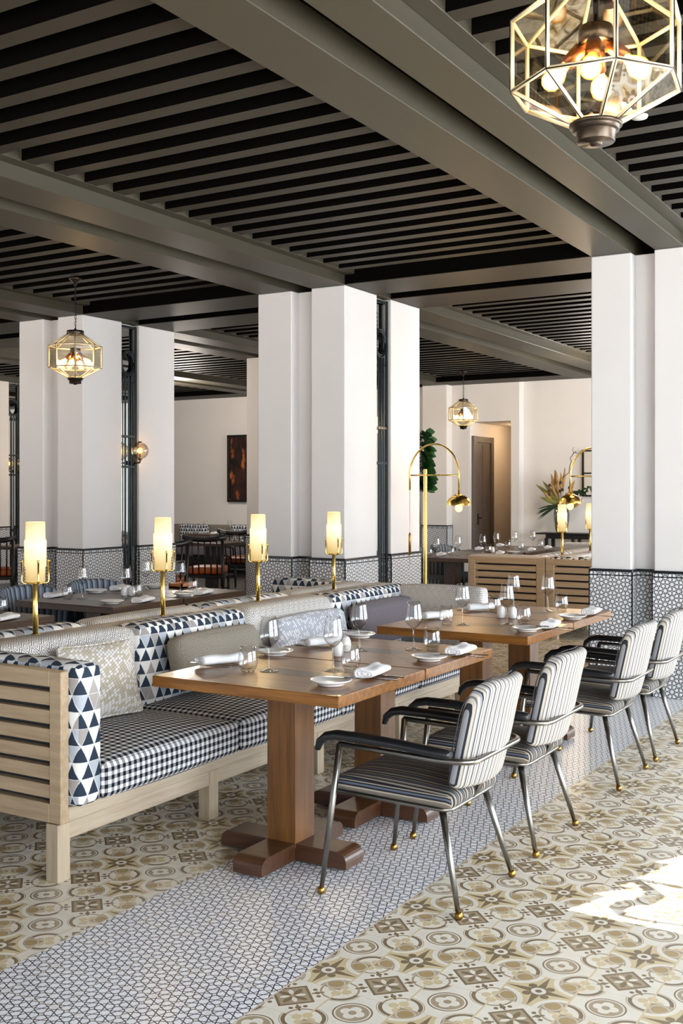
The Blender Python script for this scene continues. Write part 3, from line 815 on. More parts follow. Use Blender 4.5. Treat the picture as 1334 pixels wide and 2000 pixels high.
# ------------------------------------------------------------------ striped armchairs
def make_armchair(loc, label):
    t = thing('armchair', label, 'chair', loc, 0, 'striped armchairs at the front tables')
    bm = B(); cushion(bm, -0.275, 0.255, -0.245, 0.245, 0.388, 0.448, 0.028, (0.0, 0.0, 0.022), 14)
    for v in bm.verts:
        f = (v.co.x + 0.275) / 0.53
        v.co.z += 0.016 * (1 - f) - 0.020 * max(0, 0.12 - f) * 8 * (1 if v.co.z > 0.4 else 0.6) * 0.5
        v.co.y *= 1.0 - 0.05 * f
    bm.normal_update()
    for f in bm.faces:
        for lp in f.loops: lp[bm.loops.layers.uv['UVMap']].uv = (lp.vert.co.y + (0.0 if abs(f.normal.y) < 0.7 else lp.vert.co.z), lp.vert.co.x)
    seat = obj('seat', bm, MT['stripe_seat'], t)
    bm = B(); pts = [(-0.27, -0.235, 0.398), (0.235, -0.222, 0.385), (0.235, 0.222, 0.385), (-0.27, 0.235, 0.398), (-0.27, -0.235, 0.398)]
    sweep(bm, fillet(pts, 0.06, 5), 0.0085, 8); obj('seat_rim', bm, MT['tube'], seat)
    # backrest
    bm = B(); hw = 0.222
    cushion(bm, -0.028, 0.028, -hw, hw, -0.215, 0.215, 0.026, (0.012, 0, 0), 14)
    for v in bm.verts:                                                # round the top corners, curve it round the sitter
        y, z = v.co.y, v.co.z
        k = max(0.0, (z - 0.06) / 0.17)
        lim = hw - 0.10 * max(0, k) ** 3 * 0.55
        v.co.y = y * lim / hw
        v.co.z -= 0.035 * max(0, k) * (abs(y) / hw) ** 4
        v.co.x -= 0.045 * (abs(y) / hw) ** 2
        v.co.x += 0.020 * max(0, k) ** 2
    back_mtx = Matrix.Translation((0.333, 0, 0.672)) @ Matrix.Rotation(R(12.5), 4, 'Y')
    uvl = bm.loops.layers.uv['UVMap']
    for f in bm.faces:
        for lp in f.loops: lp[uvl].uv = (lp.vert.co.y, lp.vert.co.z)
    xform(bm, back_mtx); back = obj('backrest', bm, MT['stripe'], t)
    bm = B(); n = 40; pts = []
    for k in range(n + 1):                                            # piping round its edge
        a = 2 * PI * k / n; cy, cz = math.cos(a), math.sin(a)
        e = 5.0; rr = (abs(cy) ** e + abs(cz) ** e) ** (-1 / e)
        y, z = cy * rr * hw, cz * rr * 0.216
        kk = max(0.0, (z - 0.06) / 0.17)
        pts.append((-0.045 * (abs(y) / hw) ** 2 + 0.020 * kk ** 2 - 0.024, y * (1 - 0.10 * kk ** 3 * 0.55 / hw), z - 0.035 * kk * (abs(y) / hw) ** 4))
    sweep(bm, pts, 0.0028, 6); xform(bm, back_mtx); obj('piping', bm, MT['seam'], back)
    # tubes
    bm = B(); z = 0.598
    arm = [(-0.215, -0.275, z), (0.24, -0.275, z - 0.012), (0.345, -0.235, z - 0.012), (0.345, 0.235, z - 0.012), (0.24, 0.275, z - 0.012), (-0.215, 0.275, z)]
    sweep(bm, fillet(arm, 0.09, 7), 0.0115, 10); obj('arm_rail', bm, MT['tube'], t)
    for s in (-1, 1):
        bm = B(); q = [(-0.315, 0.565), (-0.303, 0.598), (-0.272, 0.622), (-0.225, 0.632), (-0.10, 0.632), (0.06, 0.626), (0.20, 0.617), (0.262, 0.614), (0.272, 0.614)]
        sweep(bm, [(x, s * 0.277, z_) for x, z_ in q], [0.012, 0.018, 0.0205, 0.022, 0.022, 0.022, 0.022, 0.020, 0.012], 12, 1.25, 0.9, up=(0, 1, 0) if False else (0, 0, 1))
        obj('armrest', bm, MT['leather'], t)
        for nm, top, foot in (('front', (-0.212, s * 0.275, z), (-0.283, s * 0.305, 0.0)), ('rear', (0.195, s * 0.195, 0.388), (0.298, s * 0.262, 0.0))):
            bm = B(); a, b = Vector(top), Vector(foot); d = (a - b).normalized()
            sweep(bm, [b + d * 0.03, b + (a - b) * 0.5, a], [0.0095, 0.0125, 0.014], 12); lg = obj('leg', bm, MT['tube'], t)
            bm = B(); lathe(bm, [(0, 0), (0.009, 0.001), (0.0155, 0.009), (0.016, 0.018), (0.012, 0.03), (0, 0.034)], 12, b + Vector((d.x, d.y, 0)) * 0.012); obj('foot_cap', bm, MT['brass_dk'], lg)
    bm = B(); sweep(bm, fillet([(0.03, 0, 0.378), (0.235, 0, 0.372), (0.345, 0, 0.582)], 0.05, 6), 0.014, 8, 1.5, 0.35, up=(0.3, 0, 1)); obj('back_strap', bm, MT['tube'], t)
    return t
c0 = make_armchair((-2.0, 3.947, 0), 'nearest striped armchair with black armrests and slanted metal legs')
for y, lb in ((4.742, 'second striped armchair from the front, at the second table'), (5.963, 'third striped armchair from the front, at the third table'),
              (6.692, 'furthest striped armchair, against the tiled right-hand column')):
    dup(c0, (-2.0, y, 0), label=lb)

# ------------------------------------------------------------------ channelled tub chairs (left tables and far tables)
def make_tub(loc, rz, label, mat, group):
    t = thing('tub_chair', label, 'chair', loc, rz, group)
    bm = B(); cushion(bm, -0.26, 0.26, -0.25, 0.25, 0.36, 0.47, 0.03, (0.01, 0, 0.02), 8); obj('seat', bm, mat, t)
    # a curved back: front faces +x
    bm = B(); n = 28; uvl = bm.loops.layers.uv.new('UVMap'); prof = [(0.0, 0.42), (0.0, 0.60), (-0.02, 0.76), (-0.035, 0.835), (-0.06, 0.855), (-0.085, 0.835), (-0.09, 0.60), (-0.085, 0.40)]
    rows = []
    for k in range(n + 1):
        a = PI * (0.5 + 0.04) + (PI * 0.92) * k / n; drop = 0.13 * abs(2 * k / n - 1) ** 3
        rows.append([bm.verts.new(((0.27 - px) * math.cos(a) * 1.0 + 0.0, (0.27 - px) * math.sin(a), pz - drop * (pz - 0.3) * 1.6)) for px, pz in prof])
    for k in range(n):
        for i in range(len(prof) - 1):
            f = bm.faces.new((rows[k][i], rows[k][i + 1], rows[k + 1][i + 1], rows[k + 1][i])); f.smooth = True
            for lp, (kk, ii) in zip(f.loops, ((k, i), (k, i + 1), (k + 1, i + 1), (k + 1, i))): lp[uvl].uv = (kk / n * 0.86, prof[ii][1])
    for rw in (rows[0], rows[-1]): bm.faces.new(rw)
    bmesh.ops.recalc_face_normals(bm, faces=bm.faces[:])
    obj('backrest', bm, mat, t)
    for sx_ in (-1, 1):
        for sy_ in (-1, 1):
            bm = B(); sweep(bm, [(sx_ * 0.23, sy_ * 0.22, 0), (sx_ * 0.20, sy_ * 0.20, 0.37)], [0.012, 0.02], 8); obj('leg', bm, MT['black_wood'], t)
    return t
GT = 'channelled tub chairs at the left tables'
k0 = make_tub((-6.20, 5.93, 0), 0, 'blue-grey channelled tub chair behind the nearest lamp', MT['channel'], GT)
dup(k0, (-6.20, 6.66, 0), label='blue-grey channelled tub chair in front of the tiled left column', group=GT)
kg = make_tub((-6.28, 12.72, 0), 0, 'grey channelled tub chair at the far tables, left of its pair', MT['channel_grey'], 'grey tub chairs at the far tables')
dup(kg, (-6.28, 13.5, 0), label='grey channelled tub chair at the far tables, nearer the door', group='grey tub chairs at the far tables')

# ------------------------------------------------------------------ black spindle-back chairs with orange seats
def make_spindle(loc, rz, label):
    t = thing('spindle_chair', label, 'chair', loc, rz, 'black chairs with orange seats in the back room')
    bm = B(); cushion(bm, -0.24, 0.24, -0.25, 0.25, 0.43, 0.53, 0.03, (0.01, 0.01, 0.02), 8); obj('seat', bm, MT['orange_seat'], t)
    bm = B(); box(bm, -0.25, 0.25, -0.26, 0.26, 0.38, 0.43, 0.008, 1); obj('seat_frame', bm, MT['black_wood'], t)
    for sx_ in (-1, 1):
        for sy_ in (-1, 1):
            bm = B(); top = 0.40 if sx_ > 0 else 0.93
            sweep(bm, [(sx_ * 0.24 - (0.02 if sx_ < 0 else 0), sy_ * 0.25, 0), (sx_ * 0.23, sy_ * 0.25, 0.42)] + ([(-0.30, sy_ * 0.25, top)] if sx_ < 0 else []), [0.014, 0.024] + ([0.022] if sx_ < 0 else []), 8)
            obj('leg', bm, MT['black_wood'], t)
    bm = B(); sweep(bm, [(-0.295, -0.30, 0.955), (-0.315, -0.15, 0.925), (-0.32, 0, 0.915), (-0.315, 0.15, 0.925), (-0.295, 0.30, 0.955)], 0.036, 8, 0.5, 1.0, up=(0, 0, 1)); obj('top_rail', bm, MT['black_wood'], t)
    for k in range(5):
        y = -0.17 + 0.085 * k; bm = B(); sweep(bm, [(-0.235, y, 0.43), (-0.312, y, 0.91)], 0.011, 6); obj('spindle', bm, MT['black_wood'], t)
    for s in (-1, 1):
        bm = B(); sweep(bm, fillet([(0.20, s * 0.26, 0.42), (0.20, s * 0.27, 0.66), (-0.25, s * 0.26, 0.70)], 0.06, 4), 0.017, 8); obj('arm', bm, MT['black_wood'], t)
    return t
s0 = make_spindle((-9.45, 12.10, 0), R(118), 'black spindle-back chair with an orange seat between two columns')
dup(s0, (-10.35, 14.15, 0), R(100), 'black chair with orange seat below the framed picture')
dup(s0, (-9.05, 10.62, 0), R(150), 'black chair seen edge-on beside the left white column')
dup(s0, (-11.75, 10.3, 0), R(139), 'black chair at the far left edge behind the nearest lamp')

# back-room tables, bench
tb = make_table((-10.35, 13.35, 0), 'dark table in the back room behind the spindle chair', MT['dark_oak'], MT['black_wood'], MT['black_wood'], 'dark tables in the back room')
dup(tb, (-11.9, 11.1, 0), label='dark table in the back room at the left edge', group='dark tables in the back room')
dup(tb, (-12.2, 15.9, 0), label='dark table along the bench under the framed picture', group='dark tables in the back room')
t = thing('wall_bench', 'upholstered grey bench along the back wall under the framed picture', 'banquette', (-13.2, 17.2, 0))
bm = B(); box(bm, -2.2, 2.6, -0.40, 0.38, 0.10, 0.32, 0.01, 1); obj('bench_base', bm, MT['black_wood'], t)
bm = B(); cushion(bm, -2.2, 2.6, -0.45, 0.2, 0.32, 0.47, 0.03, (0, 0, 0.02), 6); obj('seat_cushion', bm, MT['mauve'], t)
bm = B(); cushion(bm, -2.2, 2.6, 0.16, 0.38, 0.45, 0.90, 0.05, (0, 0, 0), 8); obj('back_cushion', bm, MT['tweed'], t)
for x, lb in ((-13.8, 'triangle-patterned cushion on the back-room bench, left one'), (-12.5, 'triangle-patterned cushion on the back-room bench under the picture')):
    bm = B(); cushion(bm, -0.35, 0.35, -0.07, 0.07, -0.2, 0.2, 0.04, (0, 0.02, 0), 8); o = obj('scatter_cushion', bm, MT['tri'], None, loc=(x, 17.24, 0.72), rot=(R(12), 0, 0)); tag(o, lb, 'cushion', 'cushions on the back-room bench')

# ================================================================== LIGHT FITTINGS
def make_lantern(loc, rz, label, ztop):
    t = thing('lantern_pendant', label, 'pendant lamp', loc, rz, 'faceted glass lantern pendants')
    Rr = 0.236
    lev = [(0.072, 0.215), (Rr, 0.105), (Rr, -0.092), (0.066, -0.185)]
    def P(i, k): a = 2 * PI * k / 8; r, z = lev[i]; return Vector((math.cos(a) * r, math.sin(a) * r, z))
    bm = B()
    for i in range(3):
        for k in range(8): bm.faces.new((P(i, k), P(i, k + 1), P(i + 1, k + 1), P(i + 1, k)) and [bm.verts.new(p) for p in (P(i + 1, k), P(i + 1, k + 1), P(i, k + 1), P(i, k))])
    obj('glass_panes', bm, MT['pane'], t)
    bm = B()
    for k in range(8):
        for i in range(3): sweep(bm, [P(i, k), P(i + 1, k)], 0.0062, 6)
        for i in range(4): sweep(bm, [P(i, k), P(i, k + 1)], 0.0062, 6)
    cf = obj('came_frame', bm, MT['lit_edge'], t)
    bm = B()
    for k in range(8):
        for i in range(3): sweep(bm, [P(i, k) * 1.022, P(i + 1, k) * 1.022], 0.0026, 5)
        for i in range(4): sweep(bm, [P(i, k) * 1.022, P(i, k + 1) * 1.022], 0.0026, 5)
    obj('solder_line', bm, MT['bronze'], cf)
    bm = B(); lathe(bm, [(0, 0.275), (0.010, 0.272), (0.010, 0.252), (0.074, 0.250), (0.078, 0.246), (0.078, 0.214), (0.070, 0.210), (0, 0.212)], 32); obj('top_cap', bm, MT['bronze'], t)
    bm = B(); lathe(bm, [(0, -0.180), (0.068, -0.182), (0.074, -0.186), (0.074, -0.194), (0.069, -0.195), (0.066, -0.198), (0.066, -0.206), (0.060, -0.207), (0.055, -0.210), (0.054, -0.236), (0.052, -0.239), (0.018, -0.239), (0.018, -0.243), (0.013, -0.248), (0, -0.249)], 32); obj('bottom_cap', bm, MT['bronze'], t)
    bm = B(); lathe(bm, [(0, 0.212), (0.008, 0.212), (0.008, 0.09), (0.046, 0.088), (0.048, 0.084), (0.048, 0.045), (0.040, 0.042), (0, 0.044)], 24); cl = obj('lamp_cluster', bm, MT['bronze'], t)
    for k in range(4):
        a = k * PI / 2 - R(20); tilt = R(46 if k else 34)
        mt = Matrix.Rotation(a, 4, 'Z') @ Matrix.Translation((0.028, 0, 0.045)) @ Matrix.Rotation(PI - tilt, 4, 'Y')
        bm = B(); lathe(bm, [(0, 0), (0.008, 0), (0.008, 0.012), (0.021, 0.016), (0.021, 0.075), (0, 0.076)], 16); xform(bm, mt); obj('lamp_holder', bm, MT['copper'], cl)
        bm = B(); lathe(bm, [(0, 0.072), (0.013, 0.074), (0.015, 0.088), (0.027, 0.108), (0.031, 0.128), (0.027, 0.148), (0.014, 0.160), (0, 0.163)], 16); xform(bm, mt); obj('bulb', bm, MT['bulb_glass'], cl)
    hz = ztop - loc[2]
    bm = B(); n = int((hz - 0.30) / 0.030)
    for k in range(n):
        z0 = 0.272 + k * (hz - 0.30) / n; rot = (k % 2) * PI / 2; q = (hz - 0.30) / n * 0.66
        sweep(bm, [(math.cos(rot) * 0.007 * math.cos(2 * PI * s / 8), math.sin(rot) * 0.007 * math.cos(2 * PI * s / 8), z0 + q * (0.6 + math.sin(2 * PI * s / 8))) for s in range(9)], 0.0022, 4)
    sweep(bm, [(0.008, 0.003, 0.26), (-0.006, 0.007, hz * 0.5), (0.004, 0.0, hz - 0.03)], 0.0028, 5)
    obj('chain', bm, MT['bronze'], t)
    bm = B(); lathe(bm, [(0, hz - 0.075), (0.012, hz - 0.07), (0.02, hz - 0.04), (0.055, hz - 0.012), (0.06, hz), (0, hz)], 24); obj('ceiling_rose', bm, MT['bronze'], t)
    return t
def lantern_rot(x, y, extra=0.0): return math.atan2(-y, -x) + extra
LZC = 2.822
make_lantern((-7.25, 7.31, LZC - 0.005), lantern_rot(-7.25, 7.31), 'faceted glass lantern pendant before the left white column', 3.55)
make_lantern((-0.965, 3.005, LZC), lantern_rot(-0.965, 3.005, R(12.6)), 'large faceted glass lantern pendant at the top right, nearest the camera', 3.552)
make_lantern((-7.47, 16.33, LZC + 0.02), lantern_rot(-7.47, 16.33), 'small distant glass lantern pendant in front of the doorway', 3.55)

def sconce(loc, label):
    t = thing('globe_sconce', label, 'wall lamp', loc, 0, 'ribbed globe wall lamps on the column grilles')
    bm = B(); n = 32
    lathe(bm, [(math.sin(PI * (0.06 + 0.88 * k / 14)) * 0.095, -math.cos(PI * (0.06 + 0.88 * k / 14)) * 0.095) for k in range(15)], n, flute=1, fl_d=0.006); obj('glass_globe', bm, MT['globe'], t)
    bm = B(); lathe(bm, [(0, 0.088), (0.02, 0.088), (0.02, 0.104), (0, 0.106)], 16); lathe(bm, [(0, -0.106), (0.022, -0.104), (0.022, -0.086), (0.009, -0.082), (0.009, -0.03), (0, -0.03)], 16)
    sweep(bm, fillet([(0, 0, -0.10), (0, 0, -0.135), (-0.11, 0, -0.135)], 0.03, 4), 0.009, 8); lathe(bm, [(0, 0), (0.02, 0), (0.02, 0.05), (0, 0.05)], 12, (-0.108, 0, -0.16)); obj('bracket', bm, MT['bronze'], t)
    bm = B(); lathe(bm, [(0, -0.035), (0.016, -0.03), (0.026, 0.0), (0.018, 0.026), (0, 0.034)], 14); obj('bulb', bm, MT['bulb_soft'], t)
    return t
g = sconce((-8.20, 9.27, 2.04), 'ribbed glass globe lamp on the grille of the left white column')
dup(g, (-14.40, 13.27, 2.06), label='glowing globe lamp on the far grille at the left edge')

def make_arc(loc, flip, label):
    t = thing('arc_floor_lamp', label, 'floor lamp', loc, 0, 'arched brass floor lamps'); f = flip
    bm = B(); lathe(bm, [(0, 0), (0.15, 0), (0.15, 0.018), (0.145, 0.022), (0, 0.022)], 40); obj('base', bm, MT['brass_dk'], t)
    bm = B(); box(bm, -0.0135, 0.0135, -0.0135, 0.0135, 0.02, 1.79, 0.003, 1); obj('pole', bm, MT['brass'], t)
    bm = B(); xl, xr, zc = -0.16 * f, 0.335 * f, 1.74; c = (xl + xr) / 2; r = abs(xr - xl) / 2
    pts = [(xl, 0, 1.60)] + [(c - f * r * math.cos(PI * k / 20), 0, zc + r * 1.12 * math.sin(PI * k / 20)) for k in range(21)] + [(xr, 0, 1.545)]
    sweep(bm, pts, 0.009, 10); sweep(bm, [(xl, 0, 1.735), (xr, 0, 1.735)], 0.007, 8); arm = obj('arch', bm, MT['brass'], t)
    bm = B(); sweep(bm, [(xl, 0, 1.60), (xl, 0, 0.9)], 0.002, 5); lathe(bm, [(0, 1.0), (0.012, 1.005), (0.012, 1.19), (0.003, 1.21), (0, 1.21)], 12, (xl, 0, 0)); obj('counterweight', bm, MT['brass_dk'], t)
    # scalloped dome
    bm = B(); nk = 40; rows = []
    for i in range(9):
        a = PI / 2 * i / 8; rr = 0.105 * math.sin(a) + 0.002; zz = 0.085 * math.cos(a)
        rows.append([bm.verts.new((rr * math.cos(2 * PI * k / nk) * (1 + 0.03 * abs(math.cos(5 * PI * k / nk))), rr * math.sin(2 * PI * k / nk) * (1 + 0.03 * abs(math.cos(5 * PI * k / nk))), zz - (0.02 * (1 - abs(math.sin(4 * PI * k / nk)))) * (i / 8) ** 3)) for k in range(nk)])
    for a, b in zip(rows, rows[1:]):
        for k in range(nk): fc = bm.faces.new((a[k], b[k], b[(k + 1) % nk], a[(k + 1) % nk])); fc.smooth = True
    xform(bm, Matrix.Translation((xr, 0, 1.475))); sh = obj('lamp_shade', bm, MT['brass'], t)
    bm = B(); lathe(bm, [(0, 0.05), (0.012, 0.05), (0.014, 0.01), (0.03, -0.02), (0.033, -0.042), (0.024, -0.064), (0, -0.074)], 16, (xr, 0, 1.475)); obj('bulb', bm, MT['bulb_soft'], t)
    bm = B()
    for k in range(8): lathe(bm, [(0, -0.006), (0.007, 0), (0, 0.008)], 8, (xr + 0.035 * math.cos(k * PI / 4), 0.035 * math.sin(k * PI / 4), 1.475 + 0.086))
    obj('studs', bm, MT['brass'], sh)
    return t
make_arc((-4.45, 8.90, 0), 1, 'arched brass floor lamp standing right of the middle white column')
make_arc((-3.27, 10.42, 0), -1, 'arched brass floor lamp half hidden by the right-hand column')

bm = B(); lathe(bm, [(0, 0), (0.04, 0), (0.045, 0.012), (0, 0.014)], 24)
d_ = F * (3.54 - H) / (HY - 230); l_ = (1249 - 667) / F * d_
o = obj('smoke_detector', bm, MT['china'], None, loc=(d_ * FW[0] + l_ * RT[0], d_ * FW[1] + l_ * RT[1], 3.538)); tag(o, 'small white round detector on the ceiling slats beside the big lantern', 'detector')

# ================================================================== TABLEWARE
def mesh_thing(bm, name, mat):
    return obj(name, bm, mat)
PROTO = {}
def place(kind, pos, label, group, rz=0.0):
    root = PROTO[kind]
    if not root.get('used'):
        root['used'] = 1; o = root; o.location = pos; o.rotation_euler = (0, 0, rz)
    else:
        o = dup(root, pos, rz)
    tag(o, label, KCAT[kind], group); return o
KCAT = {'wine_glass': 'glass', 'tumbler': 'glass', 'side_plate': 'plate', 'napkin': 'napkin', 'salt_shaker': 'shaker', 'butter_knife': 'cutlery', 'fork': 'cutlery', 'table_knife': 'cutlery'}
# stemmed glass: foot, stem, bowl
w = bpy.data.objects.new('wine_glass', None); w.empty_display_size = 0.05; C.objects.link(w); PROTO['wine_glass'] = w
bm = B(); lathe(bm, [(0, 0), (0.040, 0.001), (0.041, 0.003), (0.022, 0.006), (0.007, 0.012), (0, 0.013)], 28); obj('foot', bm, MT['glass'], w)
bm = B(); lathe(bm, [(0.0062, 0.010), (0.0042, 0.03), (0.0036, 0.07), (0.0045, 0.098), (0.009, 0.108)], 14); obj('stem', bm, MT['glass'], w)
bm = B(); lathe(bm, [(0.002, 0.103), (0.012, 0.108), (0.027, 0.120), (0.039, 0.136), (0.0445, 0.150), (0.0440, 0.162), (0.040, 0.190), (0.0355, 0.222), (0.0335, 0.242), (0.0322, 0.2425), (0.0325, 0.240)], 32); obj('bowl', bm, MT['glass'], w)
bm = B(); lathe(bm, [(0, 0), (0.027, 0), (0.030, 0.004), (0.039, 0.022), (0.0435, 0.040), (0.043, 0.052), (0.038, 0.085), (0.034, 0.112), (0.0325, 0.1125), (0.033, 0.110)], 32); lathe(bm, [(0, 0.013), (0.026, 0.014), (0.033, 0.020)], 32); PROTO['tumbler'] = mesh_thing(bm, 'tumbler', MT['glass'])
bm = B(); lathe(bm, [(0, 0.001), (0.052, 0), (0.056, 0.002), (0.056, 0.008), (0.072, 0.013), (0.086, 0.021), (0.087, 0.024), (0.084, 0.0245), (0.068, 0.018), (0.054, 0.0125), (0, 0.012)], 40); PROTO['side_plate'] = mesh_thing(bm, 'side_plate', MT['china'])
# folded napkin: layers rolled over one another, ends showing the fold
bm = B(); n = 14; hl = 0.098
def nap_ring(y, s):
    pts = []
    for k in range(24):
        a = 2 * PI * k / 24; c, q = math.cos(a), math.sin(a); e = 2.6
        rr = (abs(c) ** e + abs(q) ** e) ** (-1 / e)
        x = c * rr * 0.047 * (1 - 0.06 * s * s); z = 0.019 + q * rr * (0.0185 + 0.004 * (1 if c < 0 else -0.4))
        z += 0.003 * math.sin(y * 40 + c * 2) * (q > 0); pts.append((x + 0.010 * s, y, max(0.0006, z)))
    return [bm.verts.new(p) for p in pts]
rings = [nap_ring(-hl + 2 * hl * i / n, -1 + 2 * i / n) for i in range(n + 1)]
for a, b in zip(rings, rings[1:]):
    for k in range(24): f = bm.faces.new((a[k], a[(k + 1) % 24], b[(k + 1) % 24], b[k])); f.smooth = True
for rg, sgn in ((rings[0], -1), (rings[-1], 1)):                        # the coiled end
    inner = rg
    for st, (sc, dy) in enumerate(((0.84, 0.004), (0.74, -0.003), (0.52, 0.003), (0.40, -0.004), (0.15, 0.001))):
        cx = sum(v.co.x for v in rg) / 24; nr = [bm.verts.new((cx + (v.co.x - cx) * sc, v.co.y + sgn * dy, 0.019 + (v.co.z - 0.019) * sc)) for v in rg]
        for k in range(24): bm.faces.new((inner[k], inner[(k + 1) % 24], nr[(k + 1) % 24], nr[k]))
        inner = nr
    bm.faces.new(inner)
bmesh.ops.recalc_face_normals(bm, faces=bm.faces[:])
PROTO['napkin'] = mesh_thing(bm, 'napkin', MT['linen'])
bm = B(); lathe(bm, [(0, 0), (0.022, 0), (0.026, 0.006), (0.028, 0.03), (0.025, 0.055), (0.017, 0.069), (0.008, 0.073), (0, 0.0735)], 24)
PROTO['salt_shaker'] = mesh_thing(bm, 'salt_shaker', MT['china'])
def cutlery(kind):
    bm = B()
    if kind == 'fork':
        box(bm, -0.11, 0.03, -0.004, 0.004, 0.001, 0.004, 0.001, 1); box(bm, 0.03, 0.055, -0.011, 0.011, 0.001, 0.0035, 0.001, 1)
        for k in range(4): box(bm, 0.055, 0.10, -0.0105 + 0.006 * k, -0.0075 + 0.006 * k, 0.001, 0.003)
        box(bm, -0.125, -0.08, -0.0075, 0.0075, 0.001, 0.0045, 0.0015, 1)
    else:
        L = 0.12 if kind == 'table_knife' else 0.085
        box(bm, -L, -0.01, -0.006, 0.006, 0.001, 0.007, 0.002, 1)
        v = [bm.verts.new(p) for p in ((-0.01, -0.006, 0.003), (L * 0.8, -0.009, 0.003), (L, 0.004, 0.003), (L * 0.9, 0.008, 0.003), (-0.01, 0.006, 0.003))]
        f = bm.faces.new(v); r = bmesh.ops.extrude_face_region(bm, geom=[f]); xform(bm, Matrix.Translation((0, 0, 0.0015)), [g for g in r['geom'] if isinstance(g, bmesh.types.BMVert)])
    bmesh.ops.recalc_face_normals(bm, faces=bm.faces[:])
    return bm
for kd in ('fork', 'table_knife', 'butter_knife'): PROTO[kd] = mesh_thing(cutlery(kd), kd, MT['steel'])

XR = (-3.09, -2.19)
def put(kind, px, py, label, group, rz=0.0, xr=None, z=TZ):
    x, y = at(px, py, z)
    if xr: x = max(xr[0] + 0.05, min(xr[1] - 0.05, x))
    return place(kind, (x, y, z + 0.0008), label, group, rz)
TW = []
ORD = {1: 'nearest brown table', 2: 'second brown table', 3: 'third brown table', 4: 'fourth brown table'}
# (kind, px, py, label)
front = [
 ('wine_glass', 525.5, 1311, 'tall wine glass on the banquette side of the nearest brown table'), ('wine_glass', 651, 1310, 'tall wine glass on the armchair side of the nearest brown table'),
 ('tumbler', 484, 1312, 'stemless tumbler on the banquette side of the nearest brown table'), ('tumbler', 685, 1308, 'stemless tumbler on the armchair side of the nearest brown table'),
 ('side_plate', 538, 1279, 'small white plate behind the wine glass, nearest table, banquette side'), ('side_plate', 647, 1338, 'small white plate at the front corner of the nearest brown table'),
 ('napkin', 428, 1298, 'white rolled napkin at the far left corner of the nearest table'), ('napkin', 728, 1322, 'white folded napkin before the nearest striped armchair'),
 ('wine_glass', 702, 1270, 'tall wine glass on the banquette side of the second brown table'), ('wine_glass', 808, 1269, 'tall wine glass on the armchair side of the second brown table'),
 ('tumbler', 844, 1269, 'stemless tumbler on the armchair side of the second brown table'),
 ('side_plate', 702, 1245, 'small white plate on the banquette side of the second brown table'), ('side_plate', 838, 1290, 'small white plate on the armchair side of the second brown table'),
 ('napkin', 628, 1262, 'white folded napkin on the banquette side of the second brown table'), ('napkin', 900, 1279, 'white folded napkin before the second striped armchair'),
 ('salt_shaker', 660, 1282, 'white china shaker behind the tumbler, nearer of the pair on the front tables'), ('salt_shaker', 675, 1272, 'white china shaker, further of the pair on the front tables'),
 ('wine_glass', 903.5, 1221, 'tall wine glass on the banquette side of the third brown table'), ('wine_glass', 990, 1220, 'tall wine glass in front of the white shakers on the third table'),
 ('tumbler', 872, 1220, 'stemless tumbler on the banquette side of the third brown table'), ('tumbler', 1023, 1218, 'stemless tumbler on the armchair side of the third brown table'),
 ('side_plate', 1029, 1233, 'small white plate on the armchair side of the third brown table'),
 ('napkin', 846, 1209, 'white folded napkin on the banquette side of the third brown table'), ('napkin', 1075, 1227, 'white folded napkin before the third striped armchair'),
 ('salt_shaker', 979, 1207, 'white china shaker on the third table, left of its pair'), ('salt_shaker', 1001, 1208, 'white china shaker on the third table, right of its pair'),
 ('wine_glass', 1003, 1191, 'tall wine glass on the banquette side of the fourth brown table'), ('wine_glass', 1070, 1195, 'tall wine glass on the armchair side of the fourth brown table'),
 ('tumbler', 966, 1196, 'stemless tumbler on the banquette side of the fourth brown table'), ('tumbler', 1097, 1193, 'stemless tumbler on the armchair side of the fourth brown table'),
 ('side_plate', 1118, 1209, 'small white plate on the armchair side of the fourth brown table'),
 ('napkin', 934, 1193, 'white folded napkin on the banquette side of the fourth brown table'), ('napkin', 1155, 1201, 'white folded napkin before the furthest striped armchair'),
]
GRP = {'wine_glass': 'wine glasses on the front tables', 'tumbler': 'tumblers on the front tables', 'side_plate': 'side plates on the front tables', 'napkin': 'napkins on the front tables', 'salt_shaker': 'shakers on the front tables'}
SIDE = {'nearest': 'nearest', 'second': 'second', 'third': 'third', 'fourth': 'fourth', 'furthest': 'fourth'}
